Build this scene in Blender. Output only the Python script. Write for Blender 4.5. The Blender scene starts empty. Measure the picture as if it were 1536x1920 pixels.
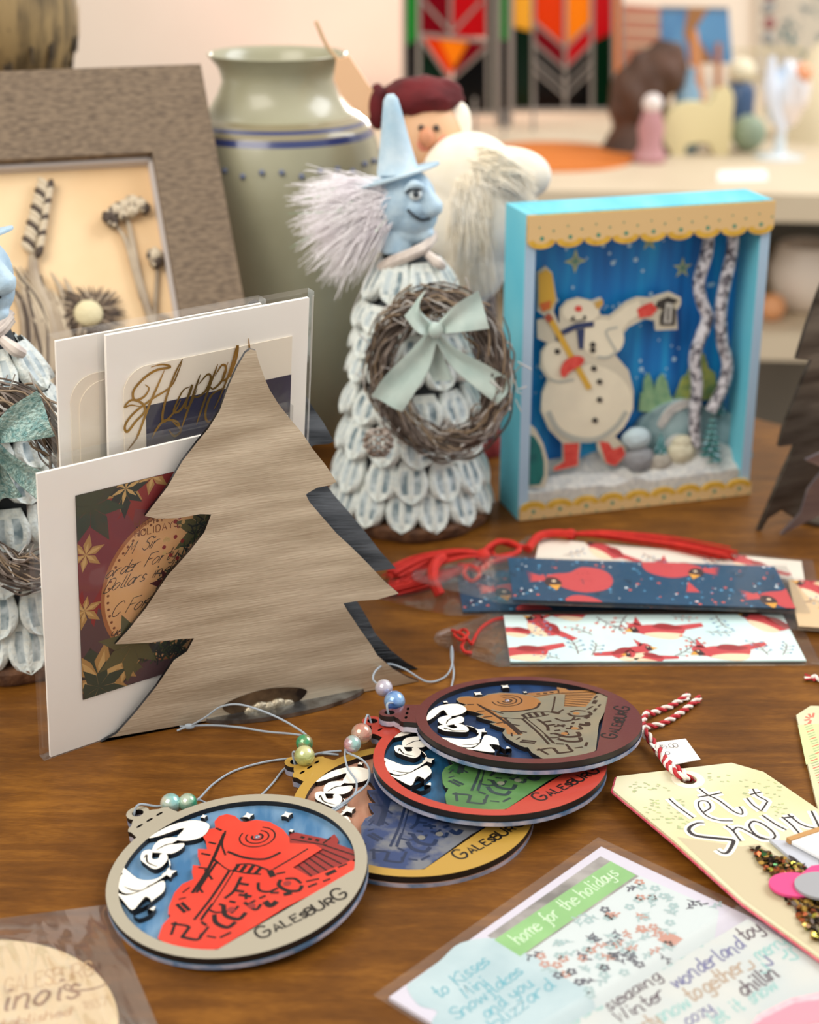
import bpy, math, random
from mathutils import Vector, Matrix, noise
from mathutils.geometry import tessellate_polygon
random.seed(7)
S = bpy.context.scene
COL = S.collection
PI = math.pi
# ---------------------------------------------------------------- camera model (metres; table top is z = 0)
CAMH = 0.323; PITCH = math.radians(22); FPX = 3000.0
def ray(px, py):
    a = (px-768)/FPX; b = (py-960)/FPX
    return Vector((a, math.cos(PITCH)-b*math.sin(PITCH), -math.sin(PITCH)-b*math.cos(PITCH)))
def G(px, py, z=0.0):
    d = ray(px, py); t = (z-CAMH)/d.z
    return Vector((d.x*t, d.y*t, z))
def V(px, py, Y):
    d = ray(px, py); t = Y/d.y
    return Vector((d.x*t, Y, CAMH+d.z*t))
def frame(o, yaw=0, tilt=0, roll=0):
    """upright plane: local x to the right, y up, z towards the viewer; tilt > 0 leans back"""
    return Matrix.Translation(Vector(o)) @ Matrix.Rotation(yaw, 4, 'Z') @ Matrix.Rotation(PI/2-tilt, 4, 'X') @ Matrix.Rotation(roll, 4, 'Z')
def hit(M, px, py, dz=0.0):
    Mi = M.inverted(); o = Mi @ Vector((0, 0, CAMH)); d = Mi.to_3x3() @ ray(px, py)
    t = (dz-o.z)/d.z
    p = o+d*t
    return (p.x, p.y)
def crop(x0, y0, s):
    return lambda pts: [(x0+p[0]/s, y0+p[1]/s) for p in pts]
def hits(M, pts, dz=0.0): return [hit(M, p[0], p[1], dz) for p in pts]
# ---------------------------------------------------------------- materials
def lin(h):
    if isinstance(h, (tuple, list)): return (h[0], h[1], h[2], 1)
    c = [int(h[i:i+2], 16)/255 for i in (0, 2, 4)]
    return tuple([(x/12.92 if x <= .04045 else ((x+.055)/1.055)**2.4) for x in c]+[1])
MC = {}
def mat(name, col, rough=.6, metal=0, col2=None, nscale=60, ndetail=4, stretch=(1, 1, 1), bump=0, bscale=200, coat=0, lo=.35, hi=.65, emit=None, sheen=0, sss=0, rot=(0, 0, 0), spec=None, aniso=0):
    if name in MC: return MC[name]
    m = bpy.data.materials.new(name); m.use_nodes = True
    nt = m.node_tree; N = nt.nodes; L = nt.links; b = N['Principled BSDF']
    b.inputs['Base Color'].default_value = lin(col); b.inputs['Roughness'].default_value = rough
    b.inputs['Metallic'].default_value = metal; b.inputs['Coat Weight'].default_value = coat
    b.inputs['Coat Roughness'].default_value = .12
    if spec is not None: b.inputs['Specular IOR Level'].default_value = spec
    if aniso: b.inputs['Anisotropic'].default_value = aniso
    if sheen: b.inputs['Sheen Weight'].default_value = sheen
    if sss:
        b.inputs['Subsurface Weight'].default_value = sss; b.inputs['Subsurface Scale'].default_value = .004
    tc = N.new('ShaderNodeTexCoord'); mp = N.new('ShaderNodeMapping')
    mp.inputs['Scale'].default_value = stretch; mp.inputs['Rotation'].default_value = rot
    L.new(tc.outputs['Object'], mp.inputs['Vector'])
    if col2 is not None:
        n = N.new('ShaderNodeTexNoise'); n.inputs['Scale'].default_value = nscale; n.inputs['Detail'].default_value = ndetail
        L.new(mp.outputs[0], n.inputs['Vector'])
        r = N.new('ShaderNodeValToRGB'); r.color_ramp.elements[0].position = lo; r.color_ramp.elements[1].position = hi
        r.color_ramp.elements[0].color = lin(col); r.color_ramp.elements[1].color = lin(col2)
        L.new(n.outputs['Fac'], r.inputs[0]); L.new(r.outputs[0], b.inputs['Base Color'])
    if bump:
        n2 = N.new('ShaderNodeTexNoise'); n2.inputs['Scale'].default_value = bscale; n2.inputs['Detail'].default_value = 5
        L.new(mp.outputs[0], n2.inputs['Vector'])
        bu = N.new('ShaderNodeBump'); bu.inputs['Strength'].default_value = bump; bu.inputs['Distance'].default_value = .001
        L.new(n2.outputs['Fac'], bu.inputs['Height']); L.new(bu.outputs[0], b.inputs['Normal'])
    if emit:
        b.inputs['Emission Color'].default_value = lin(col); b.inputs['Emission Strength'].default_value = emit
    MC[name] = m
    return m
def film(name, tint='FFFFFF', gl=.12, rough=.08, haze=.04, bump=.25, bscale=40):
    """thin clear plastic: mostly transparent, glossy on top, faint milky body"""
    if name in MC: return MC[name]
    m = bpy.data.materials.new(name); m.use_nodes = True
    nt = m.node_tree; N = nt.nodes; L = nt.links; N.remove(N['Principled BSDF'])
    out = N['Material Output']
    t = N.new('ShaderNodeBsdfTransparent'); t.inputs[0].default_value = lin(tint)
    g = N.new('ShaderNodeBsdfGlossy'); g.inputs['Roughness'].default_value = rough
    d = N.new('ShaderNodeBsdfDiffuse'); d.inputs[0].default_value = (.9, .9, .93, 1)
    n = N.new('ShaderNodeTexNoise'); n.inputs['Scale'].default_value = bscale; n.inputs['Detail'].default_value = 3
    tc = N.new('ShaderNodeTexCoord'); L.new(tc.outputs['Object'], n.inputs['Vector'])
    bu = N.new('ShaderNodeBump'); bu.inputs['Strength'].default_value = bump; bu.inputs['Distance'].default_value = .002
    L.new(n.outputs['Fac'], bu.inputs['Height']); L.new(bu.outputs[0], g.inputs['Normal'])
    f = N.new('ShaderNodeLayerWeight'); f.inputs[0].default_value = .25
    ma = N.new('ShaderNodeMath'); ma.operation = 'MULTIPLY_ADD'; ma.inputs[1].default_value = .28; ma.inputs[2].default_value = gl
    L.new(f.outputs['Fresnel'], ma.inputs[0])
    m1 = N.new('ShaderNodeMixShader'); m1.inputs[0].default_value = haze; L.new(t.outputs[0], m1.inputs[1]); L.new(d.outputs[0], m1.inputs[2])
    m2 = N.new('ShaderNodeMixShader'); L.new(ma.outputs[0], m2.inputs[0]); L.new(m1.outputs[0], m2.inputs[1]); L.new(g.outputs[0], m2.inputs[2])
    L.new(m2.outputs[0], out.inputs[0])
    MC[name] = m
    return m
# ---------------------------------------------------------------- mesh builder
def smooth_path(p, n=6, closed=False):
    p = [Vector(q) for q in p]
    if len(p) < 3: return p
    out = []
    m = len(p)
    rng = range(m if closed else m-1)
    for i in rng:
        if closed: a, b, c, d = p[(i-1) % m], p[i], p[(i+1) % m], p[(i+2) % m]
        else:
            b, c = p[i], p[i+1]; a = p[i-1] if i > 0 else b*2-c; d = p[i+2] if i+2 < m else c*2-b
        for k in range(n):
            t = k/n
            out.append(.5*((2*b)+(c-a)*t+(2*a-5*b+4*c-d)*t*t+(3*b-a-3*c+d)*t**3))
    if not closed: out.append(p[-1])
    return out
class MB:
    def __init__(s, M=None):
        s.v = []; s.f = []; s.m = []; s.mats = []; s.M = M or Matrix(); s.k = 0
    def mi(s, m):
        if m not in s.mats: s.mats.append(m)
        return s.mats.index(m)
    def add(s, vs, fs, m):
        b = len(s.v); s.v += [s.M @ Vector(v) for v in vs]
        s.f += [tuple(i+b for i in f) for f in fs]; s.m += [s.mi(m)]*len(fs)
    def flat(s, pts, z, m, holes=()):
        loops = [[Vector((p[0], p[1], 0)) for p in pts]]+[[Vector((p[0], p[1], 0)) for p in h] for h in holes]
        allp = [p for l in loops for p in l]
        tris = tessellate_polygon(loops)
        fs = []
        for t in tris:
            a, b, c = [allp[i] for i in t]
            fs.append(t if (b-a).cross(c-a).z > 0 else t[::-1])
        s.add([(p.x, p.y, z) for p in allp], fs, m)
    def slab(s, pts, z0, z1, m, side=None, holes=()):
        s.flat(pts, z1, m, holes)
        side = side or m
        n = len(s.v); s.flat(pts, z0, side, holes)
        # flip bottom
        for i in range(len(s.f)-1, -1, -1):
            if min(s.f[i]) >= n: s.f[i] = s.f[i][::-1]
            else: break
        for l in [pts]+list(holes):
            k = len(l); area = sum(l[i][0]*l[(i+1) % k][1]-l[(i+1) % k][0]*l[i][1] for i in range(k))
            ccw = (area > 0) if l is pts else (area < 0)
            vs = [(p[0], p[1], z0) for p in l]+[(p[0], p[1], z1) for p in l]
            fs = [((i, (i+1) % k, k+(i+1) % k, k+i) if ccw else (i, k+i, k+(i+1) % k, (i+1) % k)) for i in range(k)]
            s.add(vs, fs, side)
    def box(s, x0, x1, y0, y1, z0, z1, m):
        s.add([(x, y, z) for z in (z0, z1) for y in (y0, y1) for x in (x0, x1)],
              [(0, 2, 3, 1), (4, 5, 7, 6), (0, 1, 5, 4), (2, 6, 7, 3), (0, 4, 6, 2), (1, 3, 7, 5)], m)
    def stroke(s, pts, w, z, m, sm=5, closed=False, taper=False):
        """flat painted line; w number or per-point list"""
        n0 = len(pts)
        P = smooth_path([(p[0], p[1], 0) for p in pts], sm, closed) if sm > 1 else [Vector((p[0], p[1], 0)) for p in pts]
        if closed: P.append(P[0])
        n = len(P)
        def W(i):
            t = i/(n-1)
            if isinstance(w, (list, tuple)):
                q = t*(len(w)-1); a = int(min(q, len(w)-2)); return w[a]+(w[a+1]-w[a])*(q-a)
            return w*(1-.75*abs(2*t-1)**3) if taper else w
        vs = []; s.k = (s.k+1) % 9; z = z+s.k*4e-6
        for i, p in enumerate(P):
            d = P[min(i+1, n-1)]-P[max(i-1, 0)]
            d = d.normalized() if d.length > 1e-9 else Vector((1, 0, 0))
            q = Vector((-d.y, d.x, 0))*W(i)/2
            zz = z+i*3e-7
            vs += [(p.x+q.x, p.y+q.y, zz), (p.x-q.x, p.y-q.y, zz)]
        s.add(vs, [(2*i, 2*i+1, 2*i+3, 2*i+2) for i in range(n-1)], m)
    def tube(s, pts, r, m, seg=6, sm=4, closed=False, caps=True):
        P = smooth_path(pts, sm, closed) if sm > 1 else [Vector(p) for p in pts]
        n = len(P); R = r if isinstance(r, (list, tuple)) else None
        vs = []; up = Vector((0, 0, 1)); prev = None
        for i, p in enumerate(P):
            if closed: d = P[(i+1) % n]-P[i-1]
            else: d = P[min(i+1, n-1)]-P[max(i-1, 0)]
            if d.length < 1e-9: d = Vector((0, 0, 1))
            d.normalize()
            if prev is None:
                a = d.cross(up)
                if a.length < .1: a = d.cross(Vector((1, 0, 0)))
            else: a = prev-d*prev.dot(d)
            if a.length < 1e-6: a = d.orthogonal()
            a.normalize(); prev = a.copy(); b = d.cross(a)
            if R:
                q = i/(n-1)*(len(R)-1); k = int(min(q, len(R)-2)); rr = R[k]+(R[k+1]-R[k])*(q-k)
            else: rr = r
            for j in range(seg):
                t = 2*PI*j/seg; vs.append(p+(a*math.cos(t)+b*math.sin(t))*rr)
        fs = []
        for i in range(n if closed else n-1):
            for j in range(seg):
                a0 = i*seg+j; a1 = i*seg+(j+1) % seg; b0 = ((i+1) % n)*seg+j; b1 = ((i+1) % n)*seg+(j+1) % seg
                fs.append((a0, a1, b1, b0))
        if caps and not closed:
            fs.append(tuple(range(seg))[::-1]); fs.append(tuple((n-1)*seg+j for j in range(seg)))
        s.add(vs, fs, m)
    def lathe(s, prof, m, seg=48, o=(0, 0, 0), axis=None, fn=None, sx=1, sy=1):
        vs = []; n = len(prof)
        A = axis or Matrix()
        for r, z in prof:
            for j in range(seg):
                t = 2*PI*j/seg; rr = r*(fn(t, z) if fn else 1)
                vs.append(Vector(o)+(A @ Vector((rr*math.cos(t)*sx, rr*math.sin(t)*sy, z))))
        fs = [(i*seg+j, i*seg+(j+1) % seg, (i+1)*seg+(j+1) % seg, (i+1)*seg+j) for i in range(n-1) for j in range(seg)]
        fs.append(tuple(range(seg))[::-1]); fs.append(tuple((n-1)*seg+j for j in range(seg)))
        s.add(vs, fs, m)
    def ball(s, c, r, m, seg=20, rings=12, sc=(1, 1, 1), fn=None, A=None):
        vs = []; c = Vector(c); A = A or Matrix()
        for i in range(rings+1):
            ph = PI*i/rings
            for j in range(seg):
                t = 2*PI*j/seg; d = Vector((math.sin(ph)*math.cos(t), math.sin(ph)*math.sin(t), math.cos(ph)))
                k = r*(fn(d) if fn else 1); vs.append(c+(A @ Vector((d.x*k*sc[0], d.y*k*sc[1], d.z*k*sc[2]))))
        s.add(vs, [(i*seg+j, (i+1)*seg+j, (i+1)*seg+(j+1) % seg, i*seg+(j+1) % seg) for i in range(rings) for j in range(seg)], m)
    def sheet(s, fn, nu, nv, m, th=0):
        vs = [fn(i/nu, j/nv) for j in range(nv+1) for i in range(nu+1)]
        fs = [(j*(nu+1)+i, j*(nu+1)+i+1, (j+1)*(nu+1)+i+1, (j+1)*(nu+1)+i) for j in range(nv) for i in range(nu)]
        s.add(vs, fs, m)
        if th:
            n = Vector((0, 0, 0)); a = Vector(vs[1])-Vector(vs[0]); b = Vector(vs[nu+1])-Vector(vs[0]); n = a.cross(b)
            if n.length > 0: n = n.normalized()*th
            k = len(vs); rim = [i for i in range(nu+1)]+[j*(nu+1)+nu for j in range(1, nv+1)]+[nv*(nu+1)+i for i in range(nu-1, -1, -1)]+[j*(nu+1) for j in range(nv-1, 0, -1)]
            w = [Vector(v)-n for v in vs]
            s.add(w, [f[::-1] for f in fs], m)
            R = len(rim)
            s.add([vs[i] for i in rim]+[w[i] for i in rim], [(i, R+i, R+(i+1) % R, (i+1) % R) for i in range(R)], m)
    def build(s, name, parent=None, ang=40, bevel=0, subsurf=0, origin=None):
        me = bpy.data.meshes.new(name)
        o0 = Vector(origin) if origin is not None else Vector((0, 0, 0))
        me.from_pydata([v-o0 for v in s.v], [], s.f)
        for m in s.mats: me.materials.append(m)
        me.polygons.foreach_set('material_index', s.m)
        me.polygons.foreach_set('use_smooth', [True]*len(s.f))
        me.update()
        try: me.set_sharp_from_angle(angle=math.radians(ang))
        except Exception: pass
        o = bpy.data.objects.new(name, me); COL.objects.link(o); o.location = o0
        if parent is not None:
            o.parent = parent
            o.matrix_parent_inverse = parent_world(parent).inverted()
        if bevel:
            b = o.modifiers.new('bevel', 'BEVEL'); b.width = bevel; b.segments = 2; b.limit_method = 'ANGLE'; b.angle_limit = math.radians(40)
        if subsurf:
            b = o.modifiers.new('sub', 'SUBSURF'); b.levels = subsurf; b.render_levels = subsurf
        return o
def parent_world(p):
    m = p.matrix_basis.copy()
    while p.parent is not None:
        m = p.parent.matrix_basis @ p.matrix_parent_inverse @ m if False else (p.parent.matrix_basis @ p.matrix_parent_inverse @ m)
        p = p.parent
    return m
def thing(name, label, cat, loc=(0, 0, 0), rz=0, group=None):
    o = bpy.data.objects.new(name, None); COL.objects.link(o); o.empty_display_size = .02
    o.location = loc; o.rotation_euler = (0, 0, rz)
    return tag(o, label, cat, group)
def tag(o, label, cat, group=None, kind=None):
    o['label'] = label; o['category'] = cat
    if group: o['group'] = group
    if kind: o['kind'] = kind
    return o
def struct(o):
    o['kind'] = 'structure'; return o
def dup(root):
    r = root.copy(); COL.objects.link(r)
    for ch in list(root.children):
        c = ch.copy(); COL.objects.link(c); c.parent = r; c.matrix_parent_inverse = ch.matrix_parent_inverse.copy()
        for g in list(ch.children):
            d = g.copy(); COL.objects.link(d); d.parent = c; d.matrix_parent_inverse = g.matrix_parent_inverse.copy()
    return r
# ---------------------------------------------------------------- hand lettering (x 0-6, y baseline 3, x-height 8, cap c)
GL = {'A': ('7', '03 3c 63|16 56'), 'B': ('6', '03 0c|0c 4c 5a 48 08|08 58 65 43 03'), 'C': ('6', '6a 4c 1b 08 14 43 65'),
 'D': ('7', '03 0c|0c 4c 68 43 03'), 'E': ('6', '6c 0c 03 63|08 48'), 'F': ('6', '6c 0c 03|08 48'), 'G': ('7', '6a 4c 1b 07 14 43 65 67 37'), 'H': ('7', '03 0c|63 6c|08 68'),
 'I': ('3', '13 1c'), 'K': ('6', '0c 03|6c 08 63'), 'L': ('6', '0c 03 53'), 'M': ('8', '03 1c 36 5c 63'), 'N': ('7', '03 0c|0c 63|63 6c'),
 'O': ('7', '3c 0a 05 33 65 6a 3c'), 'P': ('6', '03 0c|0c 5c 69 47 07'), 'R': ('7', '03 0c|0c 5c 69 47 07|37 63'),
 'S': ('6', '6a 4c 1b 19 38 56 54 33 05'), 'T': ('6', '33 3c|0c 6c'), 'U': ('7', '0c 05 23 43 65 6c'), 'V': ('6', '0c 33 6c'),
 'W': ('8', '0c 13 39 53 6c'), 'Y': ('6', '0c 38 6c|38 33'),
 'a': ('6', '57 38 16 14 33 56|58 54 63'), 'b': ('6', '0c 03|06 28 57 54 23 04'), 'c': ('5', '47 28 06 04 23 45'),
 'd': ('6', '57 38 16 14 33 56|5c 54 63'), 'e': ('5', '06 56 47 28 06 04 23 54'), 'f': ('5', '5b 4c 3a 31 10|17 57'),
 'g': ('6', '57 38 16 14 33 56|58 51 30 11'), 'h': ('6', '0c 03|06 28 47 43 53'), 'i': ('3', '18 14 23|1a 1b'),
 'j': ('3', '28 21 10|2a 2b'), 'k': ('5', '0c 03|48 05 43'), 'l': ('3', '1c 14 33'), 'm': ('8', '08 03|06 18 38 43|46 58 77 73'), 'n': ('6', '08 03|06 28 47 43 53'),
 'o': ('6', '28 06 04 23 45 47 28'), 'p': ('6', '08 00|06 28 57 54 23 05'), 'r': ('5', '08 03|06 28 48'),
 's': ('5', '47 28 16 35 44 23 04'), 't': ('5', '2c 24 33 44|08 48'), 'u': ('6', '08 04 23 44 48|48 43 53'), 'v': ('5', '08 23 48'),
 'w': ('7', '08 13 37 53 68'), 'y': ('6', '08 05 34 48|48 41 20 01'), 'z': ('5', '08 48 03 43'),
 '1': ('4', '1a 3c 33'), '2': ('6', '0a 2c 5b 47 03 53'), '3': ('6', '0b 3c 4a 28 56 43 04'), '8': ('6', '3c 0a 38 66 33 06 38 6a 3c'), '5': ('6', '5c 0c 08 48 55 33 04'), '0': ('6', '3c 0a 05 33 65 6a 3c'), '7': ('6', '0c 6c 23'),
 '9': ('6', '58 27 0a 3c 5a 58 43'), '$': ('6', '5a 3b 09 27 56 34 05|3d 32'), '.': ('3', '13 14'), '!': ('3', '1c 16|13 14'), '*': ('6', '34 3a|05 69|09 65'), '&': ('6', '63 1a 3c 4a 05 23 66')}
def write(mb, txt, x, y, size, w, z, m, slant=.2, ang=0, gap=1.6, sizes=None, sm=4, jit=0, fit=None):
    """single-stroke lettering in the builder's local plane; size = cap height"""
    u = size/9.0; cx = 0; ca, sa = math.cos(ang), math.sin(ang)
    tot = sum((5 if ch == ' ' else (int(GL[ch][0], 16)-1+gap if ch in GL else 0))*u*(sizes[i] if sizes and ch != ' ' else 1) for i, ch in enumerate(txt))
    hx = fit/tot if fit else 1
    for i, ch in enumerate(txt):
        k = sizes[i] if sizes else 1
        if ch == ' ': cx += 5*u; continue
        g = GL.get(ch)
        if not g: continue
        dy = random.uniform(-jit, jit)*size
        for st in g[1].split('|'):
            pts = []
            for q in st.split():
                a = int(q[0], 16)*u*k; b = (int(q[1], 16)-3)*u*k+dy
                a = (a+cx)*hx+b*slant
                pts.append((x+a*ca-b*sa, y+a*sa+b*ca))
            if len(pts) == 2 and (Vector(pts[0])-Vector(pts[1])).length < u*1.5: mb.stroke(pts, w*1.4, z, m, 1)
            else: mb.stroke(pts, w, z, m, sm if len(pts) > 2 and ch not in 'AEFHKLMNTVWYz17' else 1)
        cx += (int(g[0], 16)-1+gap)*u*k
    return cx
def circ(cx, cy, r, n=32, sy=1, a0=0): return [(cx+r*math.cos(a0+2*PI*i/n), cy+r*sy*math.sin(a0+2*PI*i/n)) for i in range(n)]
def star4(cx, cy, r, k=.35, a=PI/2, n=4): return [(cx+(r if i % 2 == 0 else r*k)*math.cos(a+PI*i/n), cy+(r if i % 2 == 0 else r*k)*math.sin(a+PI*i/n)) for i in range(2*n)]
def sm2(pts, n=4): return [(p.x, p.y) for p in smooth_path([(a[0], a[1], 0) for a in pts], n, True)]
# ================================================================ setting
def wood_table():
    m = bpy.data.materials.new('table_wood'); m.use_nodes = True
    nt = m.node_tree; N = nt.nodes; L = nt.links; b = N['Principled BSDF']
    tc = N.new('ShaderNodeTexCoord'); mp = N.new('ShaderNodeMapping'); mp.inputs['Rotation'].default_value = (0, 0, math.radians(14)); mp.inputs['Scale'].default_value = (2.5, 16, 8)
    L.new(tc.outputs['Object'], mp.inputs['Vector'])
    n1 = N.new('ShaderNodeTexNoise'); n1.inputs['Scale'].default_value = 9; n1.inputs['Detail'].default_value = 8; n1.inputs['Roughness'].default_value = .62; n1.inputs['Distortion'].default_value = .6
    L.new(mp.outputs[0], n1.inputs['Vector'])
    n2 = N.new('ShaderNodeTexNoise'); n2.inputs['Scale'].default_value = 26; n2.inputs['Detail'].default_value = 5
    L.new(tc.outputs['Object'], n2.inputs['Vector'])
    mp3 = N.new('ShaderNodeMapping'); mp3.inputs['Rotation'].default_value = (0, 0, math.radians(14)); mp3.inputs['Scale'].default_value = (30, 300, 8); L.new(tc.outputs['Object'], mp3.inputs['Vector'])
    n3 = N.new('ShaderNodeTexNoise'); n3.inputs['Scale'].default_value = 8; n3.inputs['Detail'].default_value = 4; L.new(mp3.outputs[0], n3.inputs['Vector'])
    r = N.new('ShaderNodeValToRGB'); e = r.color_ramp.elements
    e[0].position = .3; e[0].color = lin('3A1E06'); e[1].position = .72; e[1].color = lin('9C6624')
    k = e.new(.5); k.color = lin('683F12')
    a = N.new('ShaderNodeMath'); a.operation = 'MULTIPLY_ADD'; a.inputs[1].default_value = .42; L.new(n1.outputs['Fac'], a.inputs[0])
    a2 = N.new('ShaderNodeMath'); a2.operation = 'MULTIPLY'; a2.inputs[1].default_value = .36; L.new(n2.outputs['Fac'], a2.inputs[0]); 
    a3 = N.new('ShaderNodeMath'); a3.operation = 'MULTIPLY_ADD'; a3.inputs[1].default_value = .22; L.new(n3.outputs['Fac'], a3.inputs[0]); L.new(a2.outputs[0], a3.inputs[2]); L.new(a3.outputs[0], a.inputs[2])
    L.new(a.outputs[0], r.inputs[0]); L.new(r.outputs[0], b.inputs['Base Color'])
    b.inputs['Roughness'].default_value = .45; b.inputs['Specular IOR Level'].default_value = .2
    bu = N.new('ShaderNodeBump'); bu.inputs['Strength'].default_value = .12; bu.inputs['Distance'].default_value = .001
    L.new(n3.outputs['Fac'], bu.inputs['Height']); L.new(bu.outputs[0], b.inputs['Normal'])
    return m
TW = wood_table()
t = thing('table', 'brown stained wooden table carrying all the ornaments, cards and figurines', 'table', (0, .6, -.75))
mb = MB()
top = [(-.75, .18), (.62, .18), (.68, .5), (.55, .72), (.36, .83), (.2217, .953), (.14, 1.03), (.03, 1.10), (-.12, 1.14), (-.75, 1.16)]
mb.slab(sm2(top, 3) if False else top, -.028, 0, TW); mb.build('tabletop', t, bevel=.003)
for x, y in ((-.68, .25), (.55, .25), (.12, .9), (-.68, 1.08)):
    l = MB(); l.lathe([(.016, -.75), (.018, -.6), (.024, -.35), (.028, -.12), (.03, -.028)], TW, 20, (x, y, 0)); l.build('leg', t)
wallm = mat('wall_paint', 'E9E1D2', .8, col2='DDD3C2', nscale=3, lo=.3, hi=.8)
mb = MB(); mb.box(-2.2, 2.6, 2.62, 2.72, -.75, 2.4, wallm); struct(mb.build('wall_back'))
mb = MB(); mb.box(-2.2, 2.6, -.8, 2.72, -.80, -.75, mat('floor_wood', '8A7660', .6, col2='77644F', nscale=6)); struct(mb.build('floor'))
# white display shelf behind the table
shm = mat('shelf_white', 'D6C6AC', .55, col2='CCBBA0', nscale=8)
grm = mat('shelf_back_grey', '8E887C', .7, col2='7F796E', nscale=5)
sh = thing('display_shelf', 'white painted display shelf unit behind the table holding blurred gift items', 'shelf', (.8, 2.0, -.75))
def shelfboard(z0, z1, y0, y1, name):
    b = MB(); b.slab([(-.2, y0+.10), (1.7, y0-.06), (1.7, y1), (-.2, y1)], z0, z1, shm); return b.build(name, sh, bevel=.002)
shelfboard(-.034, -.004, 1.67, 2.6, 'top_board'); shelfboard(-.195, -.165, 1.69, 2.58, 'lower_board')
b = MB(); b.box(-.2, 1.7, 2.0, 2.02, -.75, -.195, grm); b.build('back_panel', sh)
b = MB(); b.box(-.2, 1.7, 2.2, 2.22, -.165, -.034, grm); b.build('back_panel', sh)
b = MB(); b.box(-.22, -.2, 1.82, 2.6, -.75, -.004, shm); b.build('side_panel', sh)
b = MB(); b.box(1.7, 1.72, 1.66, 2.6, -.75, -.004, shm); b.build('side_panel', sh)
b = MB(); b.box(-.2, 1.7, 2.2, 2.6, -.75, -.735, shm); b.build('bottom_board', sh)

# ================================================================ metal tree card holder
c4 = crop(180, 620, 2.461)
TREE = [(712,86),(738,92),(750,140),(775,210),(800,270),(840,335),(890,400),(950,470),(1000,545),(1060,620),(1110,697),(1085,712),(1020,725),(968,755),(985,790),(1040,855),(1110,935),(1180,1000),(1260,1080),(1330,1155),(1397,1213),(1300,1240),(1200,1248),(1142,1258),(1160,1290),(1220,1380),(1270,1450),(1300,1500),(1370,1560),(1440,1600),(1490,1632),
 (1300,1655),(1150,1685),(1000,1722),(870,1750),(620,1785),(450,1822),(250,1862),(24,1902),(95,1860),(180,1765),(280,1640),(360,1520),(420,1480),(452,1420),(400,1422),(250,1440),(88,1447),(150,1380),(230,1280),(330,1130),(430,1020),(500,930),(532,848),(480,846),(380,865),(280,867),(226,855),(260,810),(330,720),(400,600),(470,510),(520,450),(570,370),(610,260),(650,170),(690,102)]
def brushed(name, ca, cb, rough, metal=1.0, rot=-8):
    m = mat(name, ca, rough, metal, col2=cb, nscale=18, stretch=(1, 6, 6), rot=(0, 0, math.radians(rot)), ndetail=6)
    nt = m.node_tree; N = nt.nodes; L = nt.links; b = N['Principled BSDF']
    tc = N.new('ShaderNodeTexCoord'); mp = N.new('ShaderNodeMapping'); mp.inputs['Rotation'].default_value = (0, 0, math.radians(rot-20)); mp.inputs['Scale'].default_value = (60, 900, 900)
    wv = N.new('ShaderNodeTexNoise'); wv.inputs['Scale'].default_value = 1.6; wv.inputs['Detail'].default_value = 3
    L.new(tc.outputs['Object'], mp.inputs[0]); L.new(mp.outputs[0], wv.inputs['Vector'])
    bu = N.new('ShaderNodeBump'); bu.inputs['Strength'].default_value = .5; bu.inputs['Distance'].default_value = .0004
    L.new(wv.outputs['Fac'], bu.inputs['Height']); L.new(bu.outputs[0], b.inputs['Normal'])
    return m
metA = brushed('brushed_steel', 'B5A48C', 'DFD0B8', .48, .4)
metB = brushed('dark_brushed_steel', '34363A', '74787E', .28, 1)
YT = math.radians(22)
oT = G(195, 1392); MT = frame(oT, YT, math.radians(-4))
th = thing('metal_card_holder', 'brushed metal christmas tree card holder clasping greeting cards', 'card holder', oT)
# build plates in local frames so the object texture follows the plate
def plate(name, pts, M, m, th_, parent):
    a = MB(); a.slab(pts, -th_, 0, m, metB if m is metA else m)
    o = a.build(name, parent, bevel=.0003)
    o.matrix_world = M; o.matrix_parent_inverse = parent_world(parent).inverted(); o.matrix_basis = M
    return o
pts = hits(MT, c4(TREE)); pts = [(x, max(y, .0004)) for x, y in pts]
fp = plate('front_plate', pts, MT, metA, .0016, th)
# back plate, leaning back
oB = G(784, 1256)
MBk = frame(oB, math.radians(13), math.radians(13), math.radians(-4))
tip = (pts[30][0], 0)
bpts = [((x-tip[0]), max(y, 0)) for x, y in pts]
bp = plate('back_plate', bpts, MBk, metB, .0016, th)
# base disc, weld and burn mark
bs = MB(); cc = Vector(hit(MT, 520, 1330)+(0,)); bc = MT @ Vector((cc.x+.004, 0, -.004))
bs.M = Matrix.Translation((bc.x, bc.y, 0)) @ Matrix.Rotation(YT, 4, 'Z')
bs.slab(circ(0, 0, .036, 48, .36), .0002, .002, mat('base_steel', 'A9AFB4', .3, .9, col2='6D6A68', nscale=120)); bs.build('base_plate', th)
wd = MB(MT); burn = mat('burn_brown', '2A1D14', .5, .5, col2='7A6248', nscale=110)
wp = hit(MT, 497, 1326)
wd.flat(sm2([(wp[0]+.017*math.cos(a)*(1+.15*math.sin(3*a)), max(.0012, wp[1]+.002+.0068*math.sin(a))) for a in [i*PI/8 for i in range(16)]]), .0003, burn)
wd.build('burn_mark', th)
wd = MB(MT); wm = mat('weld_bead', 'B9AE98', .35, .9, bump=.6, bscale=900)
for i in range(5): wd.ball((wp[0]-.006+i*.0038, wp[1]-.0005+.001*(i % 2), .0005), .0042-.0004*abs(i-2), wm, 14, 8, (1, .8, .5))
wd.build('weld', th)

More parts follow.
